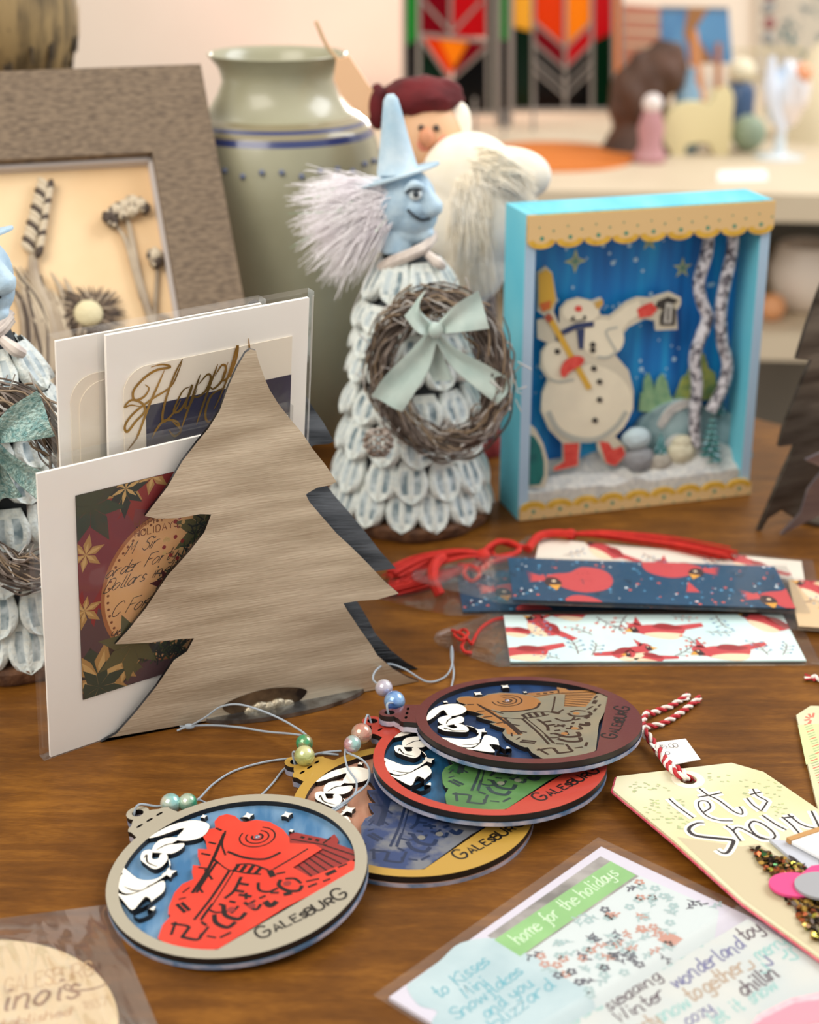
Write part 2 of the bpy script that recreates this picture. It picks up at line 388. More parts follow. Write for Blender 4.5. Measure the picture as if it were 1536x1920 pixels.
# ================================================================ greeting cards in the holder
white = mat('card_white', 'FFFAF2', .6); env = mat('envelope_white', 'F6EEE2', .65)
slv = film('clear_sleeve', gl=.03, haze=.02)
YC = math.radians(37)
def upcard(px, py, d, W, H, rl):
    o = G(px, py); M = frame(o+Vector((-math.sin(YC), math.cos(YC), 0))*d, YC, math.radians(-6.5), math.radians(rl))
    return M
M1 = upcard(95, 1421, 0, 0, 0, .3)
cwr = hit(M1, 541, 760); W1 = cwr[0]; H1 = hit(M1, 82, 886)[1]
print('front card', W1, H1)
c3 = crop(0, 540, 2.594)
CARDP = []
def card_thing(name, label, M, W, H, th_=.0012, n_env=1):
    t = thing(name, label, 'greeting card', M @ Vector((W/2, 0, 0)), 0)
    a = MB(M); a.slab([(0, .0003), (W, .0003), (W, H), (0, H)], -th_, 0, white); t['_c'] = 1; CARDP.append(a.build('card', t, bevel=.0002))
    e = MB(M); e.slab([(.0015, .0003), (W-.001, .0003), (W-.001, H-.002), (.0015, H-.002)], -th_-.002, -th_-.0004, env); e.build('envelope', t)
    s = MB(M); s.slab([(-.003, .0001), (W+.002, .0001), (W+.002, H+.004), (-.003, H+.004)], -th_-.0026, .0005, slv); s.build('plastic_sleeve', t)
    return t
t1 = card_thing('greeting_card', 'front card in clear sleeve with a red poinsettia picture and round happy holidays script', M1, W1, H1)
# picture on the front card
PH = hits(M1, c3([(366, 1010), (862, 893), (1160, 820), (1160, 1700), (830, 1880), (378, 2010)]))
pic = MB(M1)
x0, yt, yb = PH[0][0], PH[0][1], hit(M1, 145, 1315)[1]
x1 = W1-.010
redm = mat('print_dark_red', '4E2A22', .45, col2='3C332A', nscale=70)
pic.flat([(x0, yb), (x1, yb), (x1, yt), (x0, yt)], .00012, redm)
def petals(cx, cy, r, n, m, z, a0=0, wd_=.42):
    for i in range(n):
        a = a0+2*PI*i/n; rr = r*random.uniform(.8, 1.1)
        d = Vector((math.cos(a), math.sin(a))); q = Vector((-d.y, d.x))
        P = [(cx, cy), (cx+d.x*rr*.45+q.x*rr*wd_*.5, cy+d.y*rr*.45+q.y*rr*wd_*.5), (cx+d.x*rr, cy+d.y*rr), (cx+d.x*rr*.45-q.x*rr*wd_*.5, cy+d.y*rr*.45-q.y*rr*wd_*.5)]
        P = [(min(max(p[0], x0), x1), min(max(p[1], yb), yt)) for p in P]
        pic.flat(P, z+i*4e-6, m)
reds = [mat('poinsettia_'+n, c, .5) for n, c in (('rose', '7E3238'), ('deep', '54181A'), ('crimson', '8E2222'), ('dusk', '5A3C3E'))]
grn = [mat('leafprint_'+n, c, .5) for n, c in (('dark', '35402E'), ('olive', '5F5A34'), ('black', '2A2A26'))]
gold_p = [mat('goldleaf_print', 'B58A4E', .5), mat('goldleaf_light', 'D0A96B', .5)]
for i in range(46): petals(random.uniform(x0, x1), random.uniform(yb, yt), random.uniform(.008, .018), 7, random.choice(grn+reds), .0002+i*3e-5, random.random())
for px, py, r in ((205, 990, .024), (165, 1110, .020), (290, 905, .016), (240, 930, .014), (300, 1250, .018), (180, 1060, .02), (170, 1180, .016)):
    q = hit(M1, px, py); petals(q[0], q[1], r, 8, random.choice(reds), .0011+random.random()*1e-4, random.random())
for px, py, r, k in ((185, 1270, .020, 0), (160, 1040, .009, 1), (235, 915, .009, 0), (158, 1145, .008, 1), (285, 890, .009, 1), (232, 1255, .009, 0)):
    q = hit(M1, px, py); petals(q[0], q[1], r, 6, gold_p[0], .00125, .3); petals(q[0], q[1], r*.7, 6, gold_p[1], .0013, .3, .25)
# round panel
rc = hit(M1, 333, 1092); rr = abs(hit(M1, 187, 1092)[0]-rc[0])
ry = rr*1.02
RC = [(min(rc[0]+rr*math.cos(2*PI*i/64), x1), min(max(rc[1]+ry*math.sin(2*PI*i/64), yb+.001), yt)) for i in range(64)]
pic.flat(RC, .0014, mat('panel_rim', 'A8683A', .5))
pic.flat([(min(rc[0]+(rr-.0016)*math.cos(2*PI*i/64), x1), min(rc[1]+(ry-.0016)*math.sin(2*PI*i/64), yt)) for i in range(64)], .00143, mat('panel_parchment', 'E0AE78', .5, col2='D39C64', nscale=40))
brn = mat('print_brown', '7A3F1E', .5); ink = mat('print_ink', '3A2A20', .5)
for i in range(64):
    a = 2*PI*i/64
    if rc[0]+rr*math.cos(a) < x1-.002 and rc[1]+ry*math.sin(a) < yt-.002: pic.flat(circ(rc[0]+(rr-.003)*math.cos(a), rc[1]+(ry-.003)*math.sin(a), .0006, 8), .00146, brn)
q = hit(M1, 252, 990); write(pic, 'HAPPY', q[0], q[1], .0028, .0004, .00148, brn, 0, 0, 2.4, fit=.013)
q = hit(M1, 252, 1003); write(pic, 'HOLIDAYS', q[0], q[1]-.001, .0028, .0004, .00148, brn, 0, 0, 2.4, fit=.019)
for px, py, s_, tx in ((232, 1042, .008, 'M Sir'), (196, 1085, .008, 'order Forty'), (192, 1112, .008, 'Dollars inde'), (205, 1158, .009, 'C Fon'), (205, 1195, .007, 'yes Be')):
    q = hit(M1, px, py); write(pic, tx, q[0], q[1], s_*.62, .00035, .00148, ink, .7, .03, .6)
# fir branches on the panel
for i in range(700):
    t_ = random.random(); bx = 400-120*t_+random.uniform(-24, 40); by = 975+225*t_+random.uniform(-30, 30)
    if random.random() < .3: bx = random.uniform(250, 340); by = random.uniform(1205, 1228)
    q = hit(M1, bx, by); a = random.uniform(0, 2*PI); L_ = random.uniform(.003, .006)
    pic.stroke([q, (q[0]+L_*math.cos(a), q[1]+L_*math.sin(a))], .0006, .0015, random.choice([grn[2], grn[0], grn[2], mat('fir_print', '3C4A24', .5)]), 1)
for i in range(16):
    q = hit(M1, random.uniform(300, 345), random.uniform(965, 1050)); pic.flat(circ(q[0], q[1], .0009, 8), .00155, random.choice([reds[2], gold_p[1]]))
pic.v = [M1 @ Vector((lambda p: (min(p.x, x1), p.y, p.z))(M1.inverted() @ v)) for v in pic.v]
# flatten the print stack to a hair's thickness
pic.v = [M1 @ Vector((lambda p: (p.x, p.y, p.z*.25+.00003))(M1.inverted() @ v)) for v in pic.v]
pic.build('printed_picture', CARDP[0], ang=10)
del t1['_c']

# card with gold happy script, behind
M2 = upcard(121, 1405, .007, 0, 0, .3)
xL = hit(M2, 208, 1000)[0]; W2 = hit(M2, 577, 650)[0]; H2 = hit(M2, 577, 559)[1]
t2 = thing('greeting_card', 'tall cream card with gold Happy script over a navy photo, behind the tree holder', 'greeting card', M2 @ Vector(((xL+W2)/2, 0, 0)))
cream = mat('card_cream', 'F7ECDA', .55)
a = MB(M2); a.slab([(xL, .0003), (W2, .0003), (W2, H2), (xL, H2)], -.0016, 0, white); a.build('card', t2, bevel=.0002)
a = MB(M2); pl = hit(M2, 233, 870); pt = hit(M2, 245, 690); pr = hit(M2, 546, 650)
P = [(pl[0], .01), (pr[0], .01), (pr[0], pt[1]), (pl[0]+.010, pt[1])]+[(pl[0]+.010-.010*math.sin(i*PI/16), pt[1]-.010+.010*math.cos(i*PI/16)) for i in range(1, 9)]
a.slab(P, .0001, .0006, cream)
navy = mat('photo_navy', '1E1C38', .35, col2='2C2B4C', nscale=30); asph = mat('photo_road', '6F6E72', .5, col2='514F52', nscale=80, stretch=(1, 6, 6))
n0 = hit(M2, 272, 760); n1 = hit(M2, 543, 750)
a.flat([(n0[0], n0[1]-.030), (n1[0], n0[1]-.030), (n1[0], n0[1]), (n0[0], n0[1])], .00066, navy)
a.flat([(n0[0], n0[1]-.034), (n1[0], n0[1]-.034), (n1[0], n0[1]-.016), (n0[0], n0[1]-.019)], .00069, asph)
goldm = mat('gold_foil', 'B98C2E', .3, .7, col2='8A6A1C', nscale=60)
HS = [[(735,385),(790,372),(830,385),(760,400),(700,440),(650,500),(655,545),(700,530),(725,490),(705,470)],[(690,580),(640,570),(605,580),(640,545),(690,560),(705,600),(660,650),(620,700),(608,670),(650,610),(740,540),(830,480),(870,400),(888,345)],[(800,400),(770,470),(730,560),(700,640),(665,730),(620,790)],
 [(888,345),(850,420),(810,530),(790,620),(800,650),(850,600),(880,545)],[(925,480),(890,500),(850,580),(850,605),(880,590),(920,520),(935,470),(905,560),(905,585),(930,560),(960,490)],
 [(975,420),(950,490),(915,590),(880,690)],[(965,470),(1010,420),(1025,440),(1000,500),(960,530),(940,520)],[(1060,370),(1030,450),(990,560),(955,665)],[(1045,430),(1080,375),(1100,390),(1080,450),(1040,490),(1020,480)],
 [(1110,360),(1085,430),(1090,450),(1120,420),(1150,340),(1155,280),(1120,400),(1070,530),(1040,590)],[(1100,480),(1030,520),(1000,600),(1010,650),(1060,640)],[(1085,450),(1160,400),(1210,330),(1210,245)],
 [(880,690),(860,650),(800,645),(760,690),(740,730)],[(840,650),(880,690),(850,720),(820,690)]]
for st in HS:
    P = hits(M2, c3(st), .0009); a.stroke(P,    .0010, .0009, goldm, 5, taper=True)
a.build('printed_front', t2, ang=10)
s = MB(M2); s.slab([(xL-.002, .0001), (W2+.0012, .0001), (W2+.0012, H2+.003), (xL-.002, H2+.003)], -.003, .0014, slv); s.build('plastic_sleeve', t2)
# plain cream card at the very back, offset to the left
M3 = upcard(121, 1405, .012, 0, 0, .3)
xa = hit(M3, 107, 700)[0]; Wb = hit(M3, 490, 600)[0]; Hb = hit(M3, 490, 569)[1]
t3 = thing('greeting_card', 'plain cream card with embossed arch border, left behind the gold script card', 'greeting card', M3 @ Vector((.05, 0, 0)))
a = MB(M3); a.slab([(xa, .0003), (Wb, .0003), (Wb, Hb), (xa, Hb)], -.0012, 0, white)
a.slab([(xa+.002, .0003), (Wb-.002, .0003), (Wb-.002, Hb-.0015), (xa+.002, Hb-.0015)], -.0035, -.0022, env); a.build('card', t3, bevel=.0002)
a = MB(M3); e0 = hit(M3, 133, 800)[0]; et = hit(M3, 170, 700)[1]
for k in (0, .0032):
    P = [(e0+k, .05), (e0+k, et-.010-k)]+[(e0+k+.010-.010*math.cos(i*PI/12), et-.010-k+.010*math.sin(i*PI/12)) for i in range(1, 7)]+[(xL+.03, et-k)]
    a.slab(P+[(xL+.03, .05)], .0001, .0005+k*.1, cream)
a.build('embossed_panel', t3)
s = MB(M3); s.slab([(xa-.0015, .0001), (Wb+.001, .0001), (Wb+.001, Hb+.002), (xa-.0015, Hb+.002)], -.0038, .0014, slv); s.build('plastic_sleeve', t3)
# ================================================================ engraved train ornaments
R_ = .0442
burn_shade = mat('laser_burn_gap_shade', '17110E', .45)  # near-black cut edges: laser burn plus gap shade put into the colour
cordm = mat('grey_cord', '9AA4AE', .7)
holo = mat('ornament_back_edge', '5C7FA6', .35, .3, col2='C9C2CE', nscale=120)
c2 = crop(180, 1300, 2.8444)
MF = Matrix.Translation((-.0592, .4672, .0)) @ Matrix.Rotation(math.radians(5.5), 4, Vector((.5, -.86, 0)).normalized()) @ Matrix.Translation((0, 0, .0042))
# orient: raised towards the gold ornament (up-right)
TOP = .0045
def D(pts): return hits(MF, c2(pts), TOP)
SHIFT = None
RINGPTS = D([(55,1010),(1448,940),(800,570),(700,1372),(250,690),(1250,700),(1300,1200),(250,1240)])
# centre of the digitised ring
cx = (min(p[0] for p in RINGPTS)+max(p[0] for p in RINGPTS))/2; cy = (min(p[1] for p in RINGPTS)+max(p[1] for p in RINGPTS))/2
print('ring centre', cx, cy, 'r', (max(p[0] for p in RINGPTS)-min(p[0] for p in RINGPTS))/2, (max(p[1] for p in RINGPTS)-min(p[1] for p in RINGPTS))/2)
RS = R_/((max(p[0] for p in RINGPTS)-min(p[0] for p in RINGPTS))/2)
MF = MF @ Matrix.Translation((cx, cy, 0))
def D(pts): return hits(MF, c2(pts), TOP)
TRAIN = D([(345,1290),(368,1222),(412,1172),(398,1166),(400,1130),(430,1055),(470,1010),(528,985),(520,950),(525,912),(566,918),(550,868),(550,830),(598,832),(590,790),(558,736),(640,722),(636,688),(660,660),(700,650),(742,660),(772,688),(800,690),(850,680),(920,690),(990,730),(1022,772),(1024,800),(1150,806),(1190,830),(1040,925),(1130,975),(1340,890),(1392,900),(1388,938),(1300,985),(1000,1130),(662,1340),(560,1380),(430,1350)])
TENDER = D([(1022,768),(1030,742),(1060,735),(1225,770),(1262,743),(1284,773),(1278,795),(1395,832),(1384,862),(1330,905),(1130,982),(1020,925),(1150,835),(1160,806),(1025,796)])
SMOKE = [D(p) for p in (
 [(585,700),(520,682),(440,695),(370,722),(300,765),(340,760),(400,740),(470,720),(430,770),(480,780),(545,765),(580,735)],
 [(440,775),(370,775),(325,800),(308,840),(340,845),(400,850),(450,825),(460,800),(400,805)],
 [(300,840),(258,845),(245,880),(262,900),(310,930),(350,915),(375,880),(365,855),(340,860),(330,880),(300,880)],
 [(375,890),(385,920),(350,965),(300,990),(230,985),(160,930),(150,950),(200,1000),(270,1020),(330,990),(380,950)],
 [(170,955),(135,980),(125,1030),(160,1060),(220,1050),(270,1020),(220,1000),(190,975)],
 [(350,1010),(300,1030),(240,1060),(170,1080),(130,1070),(160,1110),(200,1150),(240,1110),(265,1085),(290,1110),(240,1140),(200,1160),(230,1190),(290,1165),(310,1130),(270,1150),(290,1110),(350,1060)])]
SCUT = [D(p) for p in ([(330,765),(400,745),(480,700)],[(470,780),(520,755),(560,720)],[(320,835),(380,805),(440,800)],[(255,880),(270,860),(275,900),(330,925)],[(150,1030),(200,1050),(260,1050),(300,1035)],[(200,1130),(240,1110),(275,1085)],[(180,1085),(230,1085),(300,1045)])]
STARS = [D([p])[0] for p in ((575,655),(812,650),(1018,645),(1042,730),(390,955))]
SR = [.0013, .0021, .0021, .0010, .0027]
cha, chb = D([(662,1312)])[0], D([(1396,940)])[0]
TXa, TXb = D([(905,1278)])[0], D([(1310,1078)])[0]
TANG = math.atan2(TXb[1]-TXa[1], TXb[0]-TXa[0])
CUTS = [(D(p), w) for p, w in (
 ([(685,742),(600,930),(512,1062)], .0007), ([(640,900),(560,1020),(535,1060)], .0006), ([(712,940),(620,1080),(522,1205)], .0006),([(740,935),(650,1080),(560,1210)], .0003),
 ([(622,1118),(590,1160),(558,1205)], .0006), ([(430,1120),(475,1165)], .0007), ([(455,1112),(500,1155)], .0007),
 ([(625,880),(655,905)], .0005), ([(580,935),(620,990)], .0005), ([(540,1020),(570,1060)], .0005), ([(620,870),(700,935),(780,950)], .0003),
 ([(1130,825),(1040,880),(945,935)], .0004), ([(745,910),(830,908),(920,940)], .0004),([(720,940),(800,955),(880,962)], .0004), ([(760,912),(735,945)], .0008), ([(800,912),(770,950)], .0008), ([(840,915),(812,953)], .0008), ([(880,925),(850,958)], .0008),([(925,940),(945,975)], .0012),
 ([(775,975),(735,1050),(685,1090)], .0007), ([(765,1010),(815,1018)], .0007), ([(730,1045),(790,1055)], .0007), ([(865,1005),(870,1045),(920,1055),(970,1035)], .0006),
 ([(630,1175),(640,1220),(700,1245),(745,1215)], .0009), ([(680,1130),(690,1180),(760,1200),(800,1165)], .0009), ([(760,1070),(830,1080)], .0007), ([(790,1110),(850,1150),(880,1120)], .0007),
 ([(985,990),(975,1020),(1020,1048),(1080,1048),(1100,1020)], .0008), ([(1010,985),(1060,985),(1095,1010)], .0006), ([(900,1105),(930,1130),(965,1105)], .0012), ([(1000,1070),(1045,1060)], .0010),([(1225,965),(1280,940)], .0010),
 ([(400,1225),(480,1235),(500,1250)], .0006), ([(425,1215),(400,1285)], .0006), ([(500,1240),(455,1300)], .0007), ([(455,1295),(540,1310),(565,1275)], .0007), ([(660,1300),(720,1270)], .0006),
 ([(770,660),(800,680)], .0005), ([(640,715),(670,728)], .0005), ([(700,840),(790,872),(900,880),(985,845)], .0006), ([(690,730),(672,800),(690,860)], .0004))]
CUTS += [(D(p), w) for p, w in (
 ([(600,1150),(640,1165),(700,1160)], .0005), ([(655,1120),(690,1130)], .0006), ([(710,1105),(745,1112)], .0006), ([(720,1170),(760,1130)], .0006), ([(800,1060),(800,1095)], .0006), ([(815,1120),(850,1100)], .0006),
 ([(870,1090),(905,1075)], .0006), ([(930,1060),(975,1060)], .0006), ([(1120,1000),(1190,985)], .0005), ([(1130,1030),(1180,1010)], .0006), ([(1210,1000),(1250,985)], .0005), ([(560,1215),(590,1235)], .0006), ([(600,1240),(560,1290)], .0006),
 ([(590,1290),(640,1300)], .0005), ([(460,1060),(500,1030)], .0004), ([(440,1095),(480,1085)], .0004), ([(960,960),(1010,950)], .0005), ([(1290,925),(1340,905)], .0005), ([(600,790),(640,800)], .0005), ([(560,850),(610,860)], .0005), ([(545,925),(590,930)], .0004))]
ACCENT = D([(636,690),(660,660),(700,650),(742,660),(772,690),(850,682),(920,692),(990,730),(1020,775),(1020,810),(985,850),(900,885),(800,875),(712,842),(690,800),(640,900),(580,1010),(520,1070),(470,1030),(528,985),(522,925),(566,918),(552,845),(600,832),(592,795),(562,740),(640,722)])
ARCS = [(D([(860,762)])[0], r, w) for r, w in ((.0019, .0008), (.0040, .0006), (.0062, .0006))]
SL = [(D(p), w) for p, w in (([(1040,915),(1110,975)],.0012),([(1070,900),(1150,965)],.0005),([(1100,882),(1190,950)],.0005),([(1130,865),(1230,935)],.0005),([(1150,845),(1270,920)],.0005),([(1165,828),(1310,900)],.0005),([(1190,815),(1350,880)],.0005),([(1215,800),(1385,855)],.0005),([(1040,768),(1230,800)],.0005),([(1090,755),(1110,762)],.0010),([(1130,764),(1150,770)],.0010),([(1170,770),(1190,777)],.0010),([(1210,790),(1250,760)],.0006))]
tabring = D([(228,640)])[0]; tabL = D([(215,760)])[0]; tabR = D([(460,650)])[0]
def CL(x, y):
    k = min(1, R_*.93/max(1e-9, math.hypot(x, y))); return (x*k, y*k)
def add_part(name, mbf, M, root, **k):
    a = MB(M); mbf(a); return a.build(name, root, **k)
def ornament(label, M, c, group=None):
    """c: dict of materials ring, panel, train, tender, cut"""
    root = thing('train_ornament', label, 'ornament', M.translation, 0, group)
    r = R_
    # tab geometry in ornament axes
    tv = Vector(tabring); td = tv.normalized(); tq = Vector((-td.y, td.x))
    def T(a, b): p = td*a+tq*b; return (p.x, p.y)
    hole = [T(r+.0105+.0021*math.cos(i*PI/8), .0021*math.sin(i*PI/8)) for i in range(16)]
    tabo = [T(r*.97, -.0095), T(r+.0030, -.0088), T(r+.0042, -.0092), T(r+.0056, -.0080), T(r+.0062, -.0062), T(r+.0078, -.0046)]+[T(r+.0105+.0042*math.cos(a), .0042*math.sin(a)) for a in [(-120+i*20)*PI/180 for i in range(13)]]+[T(r+.0078, .0046), T(r+.0062, .0062), T(r+.0056, .0080), T(r+.0042, .0092), T(r+.0030, .0088), T(r*.97, .0095)]
    def f(a):
        a.slab(circ(0, 0, r, 96), .0, .0016, c['panel'], holo); a.slab(circ(0, 0, r*.992, 96), .0016, .0024, c['panel'], burn_shade)
    add_part('backing_disc', f, M, root)
    add_part('backing_tab', lambda a: a.slab(tabo, .0002, .0022, holo, holo, [hole]), M, root)
    # ring with name band
    inner = r*.905; a0 = math.atan2(cha[1], cha[0]); a1 = math.atan2(chb[1], chb[0])
    # chord corners on the inner circle
    ca = (inner*math.cos(a0), inner*math.sin(a0)); cb = (inner*math.cos(a1), inner*math.sin(a1))
    n = 72; s_ = a1; e_ = a0+2*PI
    if e_-s_ > 2*PI: e_ -= 2*PI
    op = [ca]+[(inner*math.cos(s_+(e_-s_)*(1-i/n)), inner*math.sin(s_+(e_-s_)*(1-i/n))) for i in range(1, n)]+[cb]
    # opening runs the long way round (over the top); make sure of it
    rf_ = add_part('ring_frame', lambda a: a.slab(circ(0, 0, r, 96), .0024, TOP, c['ring'], burn_shade, [op]), M, root, bevel=.00015)
    slots = []
    for u_, v_ in ((r+.0036, -.0045), (r+.0036, 0), (r+.0036, .0045)):
        slots.append([T(u_+.0006*math.cos(t), v_+.0015*math.sin(t)) for t in [i*PI/5 for i in range(10)]])
    add_part('hanging_tab', lambda a: a.slab(tabo, .0024, TOP-.0001, c['ring'], burn_shade, [hole]+slots), M, root)
    sc = RS
    def tr(a):
        a.slab([CL(x*sc*1.04, y*sc*1.04) for x, y in TRAIN], .0024, TOP-.0003, c['train'], burn_shade)
        if 'accent' in c: a.flat([CL(x*sc*1.02, y*sc*1.02) for x, y in ACCENT], TOP-.00029, c['accent'])
        for P, w in CUTS: a.stroke(P, w*1.8, TOP-.00028, c['cut'], 4)
        for (x, y), rad, w in ARCS: a.stroke([(x+rad*math.cos(q), y+rad*.92*math.sin(q)) for q in [math.radians(150+i*24) for i in range(13)]], w, TOP-.00028, c['cut'], 3)
        a.ball((ARCS[0][0][0], ARCS[0][0][1], TOP-.0005), .0011, c['hub'], 12, 8, (1, 1, .8))
        for q in ([(830,1130)], [(1020,1010)], [(720,1150)]):
            p = D(q)[0]; a.flat(circ(p[0], p[1], .0014, 14), TOP-.00026, c['tender'])
    add_part('train', tr, M, root)
    def tn(a):
        a.slab([CL(x*sc*1.02, y*sc*1.02) for x, y in TENDER], .0024, TOP-.0008, c['tender'], burn_shade)
        for P, w in SL: a.stroke(P, w*1.2, TOP-.00078, c['cut'], 1)
    add_part('tender', tn, M, root)
    def sk(a):
        for p in SMOKE:
            cc_ = (sum(q[0] for q in p)/len(p), sum(q[1] for q in p)/len(p)); a.slab(sm2([(cc_[0]+(q[0]-cc_[0])*1.12, cc_[1]+(q[1]-cc_[1])*1.12) for q in p], 3), .0024, TOP-.0001+.00003*len(p)/10, c['smoke'], burn_shade)
        for p in SCUT: a.stroke(p, .0006, TOP-.00008, burn_shade, 4, taper=True)
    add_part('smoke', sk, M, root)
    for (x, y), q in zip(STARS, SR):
        add_part('star', lambda a: a.slab(star4(x, y, q, .5, .3), .0024, TOP-.0001, c['smoke'], burn_shade), M, root)
    L_ = (Vector(TXb)-Vector(TXa)).length*1.22
    szs = [1.35, .85, .95, .85, .65, .85, 1.05, .8, 1.4]
    add_part('name_lettering', lambda a: write(a, 'GALESBURG', TXa[0]-.0012, TXa[1]-.0030, .0043, .00085, TOP+.00004, burn_shade, .0, TANG, 2.2, szs, fit=(Vector(TXb)-Vector(TXa)).length*1.2), M, rf_)
    # where the cord leaves the ring, in world space
    return root, M @ Vector((hole[0][0]-td.x*.0021*2, hole[0][1], TOP)), M @ Vector((tv.normalized().x*(r+.0105), tv.normalized().y*(r+.0105), TOP))
def trainmats(name, ring, panel, panel2, train, train2, tender, cut, smoke='EFE9DC', rough=.5, coat=0):
    return dict(ring=mat(name+'_ring', ring, rough, coat=coat, bump=.1, bscale=800), panel=mat(name+'_panel', panel, .35, col2=panel2, nscale=30, stretch=(4, 1, 1), rot=(0, 0, .9), lo=.4, hi=.6),
                train=mat(name+'_train', train, .4, col2=train2, nscale=60, coat=coat), tender=mat(name+'_tender', tender, .3, coat=.5), cut=mat(name+'_cut', cut, .35), smoke=mat('smoke_cream', smoke, .5), hub=mat('hub_pewter', '8F8A96', .3, .7))
def beads(root, pts, cols, rads):
    for p, (ca_, cb_), r in zip(pts, cols, rads):
        m = mat('bead_'+ca_+cb_, ca_, .18, .35, col2=cb_, nscale=90, lo=.42, hi=.58, coat=.8)
        b = MB(); b.ball(p, r, m, 24, 16); b.build('bead', root)
def cord(root, *paths, r=.00042):
    b = MB()
    for p in paths: b.tube(p, r, cordm, 6, 7)
    b.build('cord', root)
cA = trainmats('silver', 'A29A88', '3F6F98', '6C8FAE', 'D8402F', 'CC3526', '8E2A2A', '1B1516')
root, _, hk = ornament('silver grey ringed ornament with a bright red train, nearest the front', MF, cA, 'train ornaments')
b1 = G(320, 1507, .006); b2 = G(352, 1505, .006)
beads(root, [b1, b2], [('C9BFA6', '8FC3C0'), ('2E9E78', 'B9C7B0')], [.0039, .0035])
cord(root, [hk+Vector((-.002, 0, -.003)), hk+Vector((0, .002, .002)), G(295, 1512, .006), b1, b2, G(372, 1498, .004), G(400, 1470, .001), G(440, 1445, .0008), G(500, 1428, .0008), G(560, 1420, .0008), G(600, 1413, .0008), G(635, 1415, .0008)],
     [b2, G(372, 1500, .003), G(395, 1508, .001), G(440, 1512, .0062), G(480, 1498, .001), G(510, 1470, .0008), G(535, 1440, .0008), G(570, 1424, .0008), G(600, 1412, .0011), G(640, 1408, .0008)])
# gold ornament lying flat beneath
def discM(cx_, yn, zn, yf, zf, ang, cyo=0):
    cy_ = (yn+yf)/2; t = math.atan2(zf-zn, yf-yn)
    n = Vector((0, -math.sin(t), math.cos(t)))
    c = Vector((cx_, cy_, (zn+zf)/2))-n*TOP
    return Matrix.Translation(c) @ Matrix.Rotation(t, 4, 'X') @ Matrix.Rotation(ang, 4, 'Z')
g0, g1 = G(801, 1632, .0045), G(968, 1540, .0045)
f0 = MF @ Vector((TXa[0], TXa[1], 0)); f1 = MF @ Vector((TXb[0], TXb[1], 0))
angF = math.atan2(f1.y-f0.y, f1.x-f0.x)
angG = math.atan2(g1.y-g0.y, g1.x-g0.x)-angF
cG = trainmats('gold', 'B08A38', 'A9765E', 'B98B72', '2B3A5A', '3E5274', '7C7A74', '1C2A48', coat=.15)
cG['accent'] = mat('gold_train_accent', '1E2C50', .35, coat=.4); cG['train'] = mat('gold_train_body', '6E7076', .4, col2='2E3F68', nscale=90, lo=.42, hi=.55)
MG = discM(.0012, .4575, TOP, .4575+2*R_, TOP, angG)
root, _, hk = ornament('gold ringed ornament with a dark blue train on copper sky, under the red one', MG, cG, 'train ornaments')
b1 = G(571, 1417, .0075); b2 = G(571, 1393, .007)
beads(root, [b1, b2], [('B8C07A', 'D9D9A0'), ('3D9E6B', 'D9805E')], [.0040, .0034])
kn = G(355, 1362, .002)
cord(root, [hk+Vector((0, 0, -.003)), hk+Vector((-.001, .002, .003)), b1, b2, G(574, 1378, .007), G(520, 1345, .012), G(455, 1322, .014), G(415, 1325, .012), G(385, 1345, .007), kn],
     [G(574, 1380, .007), G(545, 1376, .005), G(500, 1372, .002), G(450, 1364, .0015), G(400, 1360, .0012), kn, G(332, 1370, .001)], [kn, G(338, 1362, .001)])
b = MB(); b.ball(kn, .0012, cordm, 10, 8, (1.8, 1, 1)); b.build('knot', root)
# red ornament
def ctext(p0, p1, z): a_, b_ = G(*p0, z), G(*p1, z); return math.atan2(b_.y-a_.y, b_.x-a_.x)-angF
cR = trainmats('red', 'B23A2A', '16405E', '28628A', '47713E', '5E8A4C', '8E917E', '16301C', coat=.3)
cR['accent'] = mat('red_train_accent', '2E5A34', .35, coat=.4); cR['cut'] = mat('red_cut_pewter', '4A5A58', .3, .6)
RXc = (G(708, 1440, .008).x+G(1133, 1450, .008).x)/2
MR = discM(RXc, .4835, .0125, .4835+2*R_*.985, .0075, ctext((1022, 1505), (1130, 1445), .01))
root, _, hk = ornament('red ringed ornament with a green train, middle of the stacked pile', MR, cR, 'train ornaments')
b1 = G(678, 1376, .010); b2 = G(661, 1395, .010)
beads(root, [b1, b2], [('C58A78', 'C7C0A8'), ('9FC9C2', 'C88F98')], [.0042, .0034])
cord(root, [hk+Vector((0, 0, -.003)), hk+Vector((-.002, .001, .002)), b1, b2, G(647, 1410, .008), G(652, 1440, .006), G(668, 1465, .006), G(664, 1490, .006), G(640, 1512, .006), G(620, 1524, .0065)],
     [b2, G(648, 1408, .008), G(680, 1425, .007), G(693, 1445, .0065), G(688, 1470, .0065), G(665, 1490, .0072), G(640, 1508, .0065), G(622, 1518, .0068)])
cM = trainmats('maroon', '5E2420', '16294A', '1F3C66', '777464', '8A7E66', '9C6A36', '8A5626', coat=.35)
cM['accent'] = mat('maroon_train_accent', 'A06A34', .35, coat=.4); cM['cut'] = mat('maroon_cut_dark', '3A2418', .3, .3)
MXc = (G(795, 1380, .012).x+G(1200, 1400, .012).x)/2
MM = discM(MXc, .508, .0190, .508+2*R_*.975, .0085, ctext((1148, 1412), (1168, 1358), .012))
root, _, hk = ornament('maroon ringed ornament with a pewter and orange train, topmost of the stacked pile', MM, cM, 'train ornaments')
b1 = G(740, 1315, .012); b2 = G(720, 1290, .014)
beads(root, [b1, b2], [('3B6FC0', '8FB6E0'), ('D9D5D8', 'B9B0C6')], [.0043, .0036])
